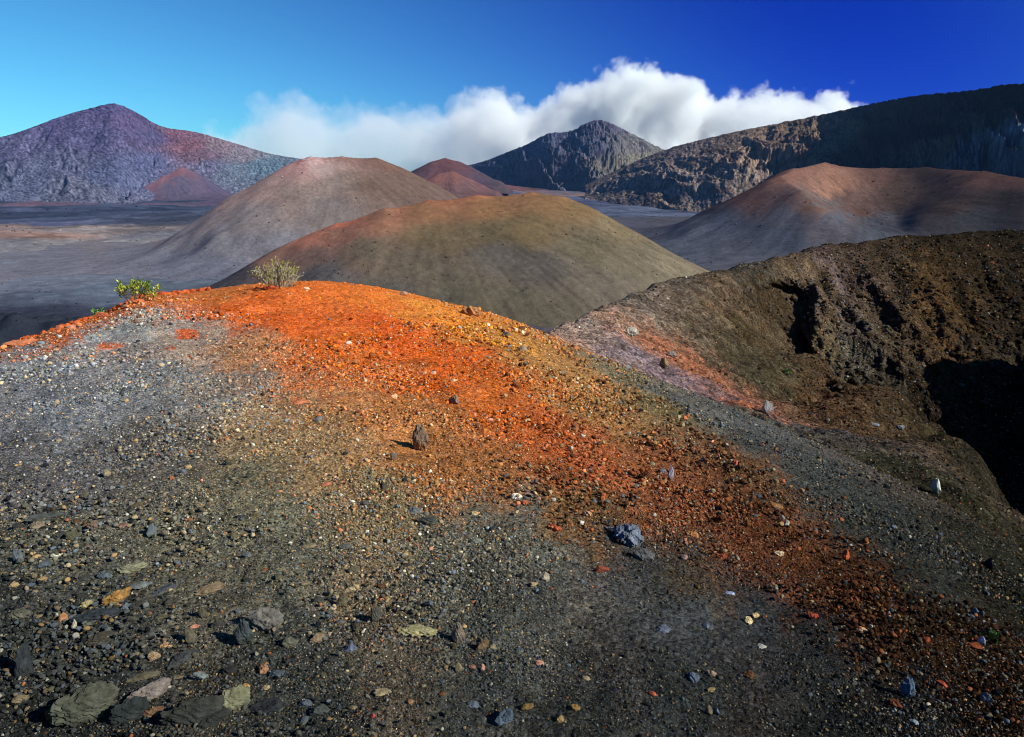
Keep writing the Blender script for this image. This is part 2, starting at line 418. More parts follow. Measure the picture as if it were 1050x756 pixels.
# ================================================================== FAR GROUND: valley floor
BASE = -250.0
va = np.linspace(-1.3, 1.3, 620); vq = np.linspace(math.log(240), math.log(13500), 560)
VA, VQ = np.meshgrid(va, vq, indexing='ij'); VR = np.exp(VQ)
VX, VY = VR * np.sin(VA), VR * np.cos(VA)
vz = BASE + fbm(VX * .0012, VY * .0012, 4, 500) * 14 + fbm(VX * .01, VY * .01, 5, 510, .6) * 2.2
vz += ridged(VX * .004, VY * .004, 4, 520) * 5 * ss(1500, 3000, VR)
p = at(30, 322, 1150); vz += 55 * np.exp(-(((VX - p[0]) / 160) ** 2 + ((VY - p[1]) / 110) ** 2)) * (1 + .25 * fbm(VX * .02, VY * .02, 4, 530))
# ground rising to the right-hand wall
vz += 70 * ss(.35, .75, VA) * ss(1200, 2400, VR)
vz += 105 * np.exp(-((VA + .085) / .09) ** 2) * ss(3300, 4600, VR) * ss(9500, 6000, VR)
VU, VV, VD = project(VX, VY, vz)
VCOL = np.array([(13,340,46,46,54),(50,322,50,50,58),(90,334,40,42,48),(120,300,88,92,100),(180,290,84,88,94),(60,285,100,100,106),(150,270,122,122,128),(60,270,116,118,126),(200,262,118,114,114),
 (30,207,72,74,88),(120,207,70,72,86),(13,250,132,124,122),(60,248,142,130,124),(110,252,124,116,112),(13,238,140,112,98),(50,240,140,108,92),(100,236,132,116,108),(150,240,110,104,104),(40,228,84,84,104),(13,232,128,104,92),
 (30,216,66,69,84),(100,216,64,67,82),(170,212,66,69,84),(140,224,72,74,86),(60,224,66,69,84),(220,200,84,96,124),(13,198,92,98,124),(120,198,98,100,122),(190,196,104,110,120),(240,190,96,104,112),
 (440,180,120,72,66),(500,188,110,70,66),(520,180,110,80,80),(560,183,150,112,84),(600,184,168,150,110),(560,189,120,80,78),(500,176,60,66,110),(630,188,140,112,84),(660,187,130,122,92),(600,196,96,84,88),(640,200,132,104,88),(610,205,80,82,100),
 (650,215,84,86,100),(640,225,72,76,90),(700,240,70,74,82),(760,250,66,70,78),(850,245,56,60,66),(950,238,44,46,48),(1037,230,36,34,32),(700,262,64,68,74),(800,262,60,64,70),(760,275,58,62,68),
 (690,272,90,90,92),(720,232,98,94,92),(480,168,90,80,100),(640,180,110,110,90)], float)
vctrl = to_polar(VCOL, VU, VV, VD, VA, VQ, 5.0, 5.0)
vcol = idw(vctrl, VA * 5 + fbm(VX * .002, VY * .002, 5, 540, .6) * .06, VQ * 5 + fbm(VX * .0011, VY * .0025, 5, 550, .6) * .16, 5.0)
vcol *= (1 + .26 * np.clip(fbm(VX * .006, VY * .006, 5, 560, .65), -1, 1)).ravel()[:, None]
flow = fbm(VX * .0016 + 3, VY * .0022, 6, 570, .62)
vcol *= (1 - .38 * ss(.06, .16, flow) * ss(2200, 3200, VR)).ravel()[:, None]
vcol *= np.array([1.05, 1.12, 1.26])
vcol *= (1 + .30 * ss(.25, .5, fbm(VX * .03, VY * .03, 4, 580, .6))).ravel()[:, None]
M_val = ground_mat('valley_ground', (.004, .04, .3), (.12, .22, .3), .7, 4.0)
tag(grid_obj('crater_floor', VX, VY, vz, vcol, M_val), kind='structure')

# ------------------------------------------------------------------ cinder cones: cones fanned round a ridge line of the rim
CONES = []
def tone(c):
    c = c * np.array([1.0, .905, 1.0]); return c * .82 + c.mean() * .18
def cone(name, pts, slope, foot, base, half_w, colors, mat, seed, gully=1.0, rimr=None, n=420, flat=1.0, bowl=None, bright=.78, toe=.28, stripe=1.0):
    """pts: rim points (u, v, range). Heights fall off from the rim line at `slope`, easing out at `foot`"""
    P = np.array([at(*q) for q in pts])
    c = P[:, :2].mean(0)
    X, Y = np.meshgrid(np.linspace(c[0] - half_w, c[0] + half_w, n), np.linspace(c[1] - half_w, c[1] + half_w, n), indexing='ij')
    H = np.full(X.shape, -1e9); DM = np.full(X.shape, 1e9)
    segs = [(P[i], P[i + 1]) for i in range(len(P) - 1)] if len(P) > 1 else [(P[0], P[0] + .01)]
    wob = 1 + .10 * fbm(X * .004, Y * .004, 3, seed)
    num = 0; den = 0
    for a, b in segs:
        d = b[:2] - a[:2]; L2 = (d ** 2).sum() + 1e-9
        t = np.clip(((X - a[0]) * d[0] + (Y - a[1]) * d[1]) / L2, 0, 1)
        dist = np.hypot(X - a[0] - t * d[0], Y - a[1] - t * d[1])
        top = a[2] + t * (b[2] - a[2])
        ht = top - base
        Ln = ht / slope
        x = dist * wob / Ln
        # straight upper flank, concave toe; slightly rounded rim
        h = ht * np.where(x < .72, 1 - x, .28 * np.exp(-(x - .72) / toe) )
        h = h - ht * .02 * flat * np.exp(-(x / .05) ** 2)
        k = np.exp(np.clip((h) / foot, -60, 60))
        num = num + k; den = den + 1
        DM = np.minimum(DM, dist)
    H = foot * np.log(num + 1e-12)
    th = np.arctan2(X - c[0], Y - c[1])
    g = fbm(th * 14 + seed, DM * .002, 4, seed + 3, .6)
    H = H + gully * g * np.clip(DM / 200, 0, 1) * 2.2 * np.clip(H / 60, 0, 1) + fbm(X * .02, Y * .02, 4, seed + 9) * 1.3 * gully
    edge = np.maximum(np.abs(X - c[0]), np.abs(Y - c[1])) / half_w
    Z = base + H - 6 - 40 * ss(.8, 1.0, edge)
    for (bu, bv, br, brad, bd) in (bowl or []):
        q = at(bu, bv, br); Z = Z - bd * np.exp(-(((X - q[0]) ** 2 + (Y - q[1]) ** 2) / brad ** 2) ** 1.5)
    U, V, D = project(X, Y, Z)
    AA = np.arctan2(X, Y); QQ = np.log(np.hypot(X, Y))
    cc = np.array([(q[0] / 100, q[1] / 60, *tone(alb(q[2:5], bright))) for q in colors])
    # colours are pinned to the slope facing the valley; beyond the rim they just continue
    streak = fbm(th * 40 + seed, DM * .0016, 5, seed + 5, .65)
    fine = fbm(th * 150 + seed, DM * .004, 4, seed + 15, .7)
    slide = ss(.12, .4, fbm(th * 22 + seed, DM * .0035 + .1 * fbm(X * .01, Y * .01, 3, seed), 4, seed + 21, .6))
    C = idw(cc, U / 100 + streak * .13 + fine * .05, V / 60 + fbm(X * .008, Y * .008, 4, seed + 6, .6) * .12, 4.0)
    C *= (1 + .12 * stripe * np.clip(streak, -1, 1) * np.clip(DM / 60, .1, 1)).ravel()[:, None]
    C *= (1 + .15 * np.clip(fbm(X * .03, Y * .03, 4, seed + 8, .6), -1, 1)).ravel()[:, None]
    C *= (1 + .16 * stripe * np.clip(fine, -1, 1) * np.clip(DM / 80, .2, 1)).ravel()[:, None] * (1 - .22 * stripe * slide * np.clip(DM / 120, 0, 1)).ravel()[:, None]
    CONES.append((U, V, D, X, Y, Z, C.reshape(*X.shape, 3)))
    o = grid_obj(name, X, Y, Z, C, mat)
    return tag(o, kind='structure')

M_cone = ground_mat('cone_cinder', (.012, .12, .7), (.10, .24, .42), .8, 1.2)
cone('cinder_cone', [(300,240,1320),(345,224,1300),(395,208,1290),(440,199,1300),(490,194,1310),(545,191,1320),(580,193,1330)], .57, 7, BASE - 150, 1000,
     [(200,292,86,82,80),(240,280,90,84,82),(270,262,150,110,84),(310,240,190,118,82),(350,222,190,104,68),(395,207,192,108,66),(430,200,172,100,62),(480,193,164,100,62),(540,190,150,102,62),(580,192,140,104,62),
      (390,222,150,104,74),(350,240,150,104,78),(320,260,122,96,80),(430,215,140,100,62),(500,210,134,98,58),(560,205,128,98,58),(600,205,124,102,62),(640,235,122,108,76),(700,265,124,114,86),
      (330,285,92,90,84),(380,260,108,96,74),(440,240,112,96,64),(430,270,98,88,68),(500,240,104,92,62),(510,265,92,86,74),(560,270,94,88,76),(540,235,110,94,58),(600,250,104,96,70),(650,270,108,100,76),
      (400,300,92,88,74),(470,300,92,86,66),(520,310,98,92,68),(560,320,96,90,68),(620,290,104,96,78),(450,250,100,88,60)], M_cone, 1100, .45, stripe=.7, bright=.90)
cone('cinder_cone', [(303,161,2330),(318,157,2320),(350,157,2330),(385,158,2360),(402,164,2400)], .58, 5, BASE - 7, 1300,
     [(306,162,160,92,86),(318,162,196,160,150),(300,170,172,130,116),(330,170,150,130,120),(345,160,140,104,90),(370,160,124,94,80),(395,165,112,84,68),(270,190,160,132,116),(230,205,156,132,118),(200,222,140,126,120),(160,240,124,116,114),
      (340,190,118,104,92),(380,190,104,86,70),(300,200,128,112,100),(330,220,112,104,96),(260,225,124,116,110),(280,250,110,110,112),(220,250,112,112,114),(420,185,106,86,70),(450,200,104,84,72),(120,262,112,114,122),(180,268,106,110,120),(100,250,120,116,116),(220,275,100,104,114),(60,270,112,114,122)], M_cone, 1200, .35, bright=1.0, toe=.23, stripe=.6)
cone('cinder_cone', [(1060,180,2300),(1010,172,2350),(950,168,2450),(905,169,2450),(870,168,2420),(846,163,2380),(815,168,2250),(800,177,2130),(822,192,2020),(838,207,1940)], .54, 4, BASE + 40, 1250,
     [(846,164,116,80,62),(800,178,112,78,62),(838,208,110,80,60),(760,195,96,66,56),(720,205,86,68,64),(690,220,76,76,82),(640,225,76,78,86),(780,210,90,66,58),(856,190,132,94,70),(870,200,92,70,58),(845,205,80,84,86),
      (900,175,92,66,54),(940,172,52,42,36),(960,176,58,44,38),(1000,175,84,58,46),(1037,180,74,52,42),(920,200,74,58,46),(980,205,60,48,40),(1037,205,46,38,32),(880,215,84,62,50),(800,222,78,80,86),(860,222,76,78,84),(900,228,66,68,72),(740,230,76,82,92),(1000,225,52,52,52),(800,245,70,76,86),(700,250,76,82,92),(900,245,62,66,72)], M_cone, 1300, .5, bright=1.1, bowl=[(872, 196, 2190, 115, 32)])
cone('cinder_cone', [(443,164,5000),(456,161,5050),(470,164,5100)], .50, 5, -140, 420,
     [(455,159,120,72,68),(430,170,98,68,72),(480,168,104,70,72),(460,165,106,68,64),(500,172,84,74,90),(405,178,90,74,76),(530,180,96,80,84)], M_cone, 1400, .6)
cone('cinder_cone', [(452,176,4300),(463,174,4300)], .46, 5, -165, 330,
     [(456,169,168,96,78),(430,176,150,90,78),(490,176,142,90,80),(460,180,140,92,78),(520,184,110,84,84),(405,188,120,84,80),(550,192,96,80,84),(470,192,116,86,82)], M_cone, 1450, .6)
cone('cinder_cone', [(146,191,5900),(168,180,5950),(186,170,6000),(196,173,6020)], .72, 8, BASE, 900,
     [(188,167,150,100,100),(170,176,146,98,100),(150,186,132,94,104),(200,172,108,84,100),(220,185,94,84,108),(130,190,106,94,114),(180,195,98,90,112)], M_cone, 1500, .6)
print('cones', round(time.time() - T0, 1))

# ------------------------------------------------------------------ mountains
def mountain(name, sil, base, slope_pts, seed, colors, mat, rough=.18, skew=.8, spur=3.0, na=520, nr=240, back=.6, jag=1.0, curve=1.25, crag=.16, mott=.4, cf=1.0, gain=.5, octs=4, patch=.35, el=.3):
    sil = np.array(sil, float); sa, stn = az_tan(sil[:, 0], sil[:, 1])
    A = np.linspace(sa[0], sa[-1], na)
    Rr = pchip(A, sa, sil[:, 2]); Tn = pchip(A, sa, stn)
    Zr = CAMZ - Rr * Tn; Hh = Zr - base
    lat = np.cumsum(np.r_[0, np.hypot(np.diff(Rr * np.sin(A)), np.diff(Rr * np.cos(A)))])
    slope = np.interp(A, sa, slope_pts) if np.ndim(slope_pts) else slope_pts
    Lf = Hh / slope
    s = np.linspace(-back, 1.35, nr)                      # 0 = ridge line, 1 = foot in front
    S, LAT = np.meshgrid(s, lat, indexing='xy')
    Lm = Lf[:, None]; RR = Rr[:, None] - S * Lm; AA = np.repeat(A[:, None], nr, 1)
    X, Y = RR * np.sin(AA), RR * np.cos(AA)
    km = LAT / np.median(Hh); dn = S * Lm / np.median(Hh)
    env = np.clip(S, 0, 1); envb = np.where(S >= 0, np.sin(np.pi * np.clip(S, 0, 1)) ** .7, 0)
    wx_ = .28 * fbm(km * 1.7, dn * 1.7, 5, seed, .6); wy_ = .28 * fbm(km * 1.7 + 9, dn * 1.7, 5, seed + 50, .6)
    r1 = ridged(km * spur + skew * dn * spur * .6 + wx_ * spur * .75, dn * el + wy_ * .8, octs, seed + 1, gain) - .55
    r2 = fbm((km * 7 + skew * dn * 3) * cf + wx_ * 5, (dn * 4 + wy_ * 4) * cf, 6, seed + 2, .58)
    r1 = r1 * (.45 + 1.0 * ss(-.4, .45, fbm(km * .9 + 4, dn * .7, 4, seed + 61)))
    r2 = r2 * (.35 + 1.3 * ss(-.3, .4, fbm(km * 1.3, dn * 1.3, 4, seed + 60)))
    t = np.clip(np.abs(S) - 0.0, 0, 1.35)
    prof = np.where(t < 1, (1 - np.minimum(t, 1)) ** curve, 0) - np.maximum(t - 1, 0) * .15
    Z = base + Hh[:, None] * (prof + rough * (r1 * envb + crag * r2 * np.clip(envb + .12, 0, 1)))
    Z += (Hh[:, None] * 0.014 * jag * fbm(LAT / np.median(Hh) * 9, S * 5, 5, seed + 4, .65))
    U, V, D = project(X, Y, Z)
    cc = np.array([(q[0] / 100, q[1] / 40, *alb(q[2:5])) for q in colors])
    C = idw(cc, U / 100 + .05 * r2, V / 40 + .15 * r1, 4.0)
    pt = ss(.02, .22, fbm(km * 5 + skew * dn * 4 + wx_ * 4, dn * 6 + wy_ * 3, 6, seed + 71, .62)) * ss(-.35, .3, fbm(km * 1.1, dn * 1.1, 3, seed + 72) + .1)
    C = C * (1 - patch * pt.ravel()[:, None] * np.array([.9, 1.0, .95]))            # dark lava bands between paler scree
    C *= (1 + .35 * np.clip(r2, -1, 1)).ravel()[:, None]
    C *= (1 + mott * np.clip(1.3 * fbm(km * 22, dn * 22, 5, seed + 7, .65), -1, 1)).ravel()[:, None]
    return tag(grid_obj(name, X, Y, Z, C, mat), kind='structure')

M_mt = ground_mat('mountain_rock', (.008, .06, .3), (.12, .28, .3), .45, 5.0)
mountain('mountain', [(-330,150,7900),(-150,148,7600),(-60,150,7300),(13,137,7000),(60,120,6950),(95,110,6900),(118,106,6900),(140,115,7000),(160,127,7100),(200,135,7300),(245,148,7500),(275,157,7600),(310,163,7700),(360,172,7800)],
     BASE - 20, .40, 2000, [(118,108,76,68,102),(60,125,84,76,110),(20,150,88,84,112),(100,140,84,78,110),(60,170,92,92,116),(20,190,92,96,118),(140,125,80,68,98),(160,140,74,68,98),(178,138,100,70,84),(195,150,104,72,82),(205,160,96,74,88),(225,150,110,94,102),
      (250,160,106,98,108),(120,180,84,88,116),(80,195,98,98,116),(215,172,84,80,102),(270,170,78,94,108),(240,175,86,94,108),(150,165,78,80,110)], M_mt, .14, .7, 1.1, crag=.006, octs=3, patch=.3, el=.25, jag=.35, curve=1.45, mott=.75, cf=2.0, gain=.37)
mountain('mountain', [(470,172,8600),(500,164,8400),(520,156,8200),(540,148,8000),(562,137,7800),(586,134,7700),(600,127,7620),(612,123,7600),(628,127,7600),(650,138,7700),(685,155,7900),(720,166,8000),(760,176,8100)],
     BASE - 20, .50, 2100, [(560,140,74,76,96),(610,128,76,72,88),(600,150,74,74,92),(650,145,92,88,90),(660,165,104,98,88),(620,170,100,94,88),(580,170,70,66,84),(530,160,70,70,92),(700,165,84,86,82)], M_mt, .36, -1.1, 1.1, el=.25, curve=1.1, crag=.025, cf=2.0, gain=.38, jag=1.1, mott=.5, octs=4, patch=.5)
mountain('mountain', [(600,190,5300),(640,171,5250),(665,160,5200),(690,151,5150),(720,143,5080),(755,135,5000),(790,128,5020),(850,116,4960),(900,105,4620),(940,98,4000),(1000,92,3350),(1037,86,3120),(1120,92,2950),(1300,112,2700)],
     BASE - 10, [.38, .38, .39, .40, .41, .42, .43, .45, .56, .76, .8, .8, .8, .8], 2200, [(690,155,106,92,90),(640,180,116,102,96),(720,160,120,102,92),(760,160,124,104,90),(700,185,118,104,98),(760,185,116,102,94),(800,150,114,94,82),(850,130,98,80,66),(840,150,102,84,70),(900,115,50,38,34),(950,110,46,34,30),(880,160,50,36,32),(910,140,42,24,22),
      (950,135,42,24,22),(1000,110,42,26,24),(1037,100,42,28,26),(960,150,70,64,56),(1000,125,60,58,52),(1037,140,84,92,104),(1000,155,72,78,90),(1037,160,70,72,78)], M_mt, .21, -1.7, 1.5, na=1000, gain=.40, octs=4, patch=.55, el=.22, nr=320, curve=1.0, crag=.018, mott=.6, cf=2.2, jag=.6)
print('mountains', round(time.time() - T0, 1))
# ================================================================== STONES
M_rock = rock_mat('stone', 22.0); M_grav = new_mat('gravel_stone')
_m, _nt, _b = M_grav; _at = N(_nt, 'ShaderNodeAttribute', attribute_name='Col'); _nt.links.new(_at.outputs['Color'], _b.inputs['Base Color'])
_b.inputs['Roughness'].default_value = .9; M_grav = _m

def ico(sub):
    t = (1 + 5 ** .5) / 2
    V = [(-1, t, 0), (1, t, 0), (-1, -t, 0), (1, -t, 0), (0, -1, t), (0, 1, t), (0, -1, -t), (0, 1, -t), (t, 0, -1), (t, 0, 1), (-t, 0, -1), (-t, 0, 1)]
    Fc = [(0, 11, 5), (0, 5, 1), (0, 1, 7), (0, 7, 10), (0, 10, 11), (1, 5, 9), (5, 11, 4), (11, 10, 2), (10, 7, 6), (7, 1, 8), (3, 9, 4), (3, 4, 2), (3, 2, 6), (3, 6, 8), (3, 8, 9), (4, 9, 5), (2, 4, 11), (6, 2, 10), (8, 6, 7), (9, 8, 1)]
    V = [np.array(v) / np.linalg.norm(v) for v in V]
    for _ in range(sub):
        mid = {}; nf = []
        def m(a, b):
            k = (min(a, b), max(a, b))
            if k not in mid:
                p = V[a] + V[b]; V.append(p / np.linalg.norm(p)); mid[k] = len(V) - 1
            return mid[k]
        for a, b, c in Fc:
            x, y, z = m(a, b), m(b, c), m(c, a); nf += [(a, x, z), (b, y, x), (c, z, y), (x, y, z)]
        Fc = nf
    return np.array(V), np.array(Fc)

ICO = {k: ico(k) for k in (0, 1, 2, 3, 4)}

def chip(sub, g, n=11, soft=.0, rough=.0):
    """a broken stone: a ball cut by random planes, then roughened"""
    V, Fc = ICO[sub]
    n_ = g.normal(size=(n, 3)); n_ /= np.linalg.norm(n_, axis=1)[:, None]
    d = g.uniform(.55, .95, n)
    dots = V @ n_.T
    r = np.where(dots > .05, d / np.maximum(dots, .05), 9).min(1)
    r = np.minimum(r, 1.15)
    r = r * (1 - soft) + soft * .85
    if rough:
        s = int(g.integers(1000))
        r = r + rough * (fbm(V[:, 0] * 2.2 + V[:, 2] * 1.7 + s, V[:, 1] * 2.2 - V[:, 2] * 1.3, 4, s, .6))
    return V * r[:, None], Fc

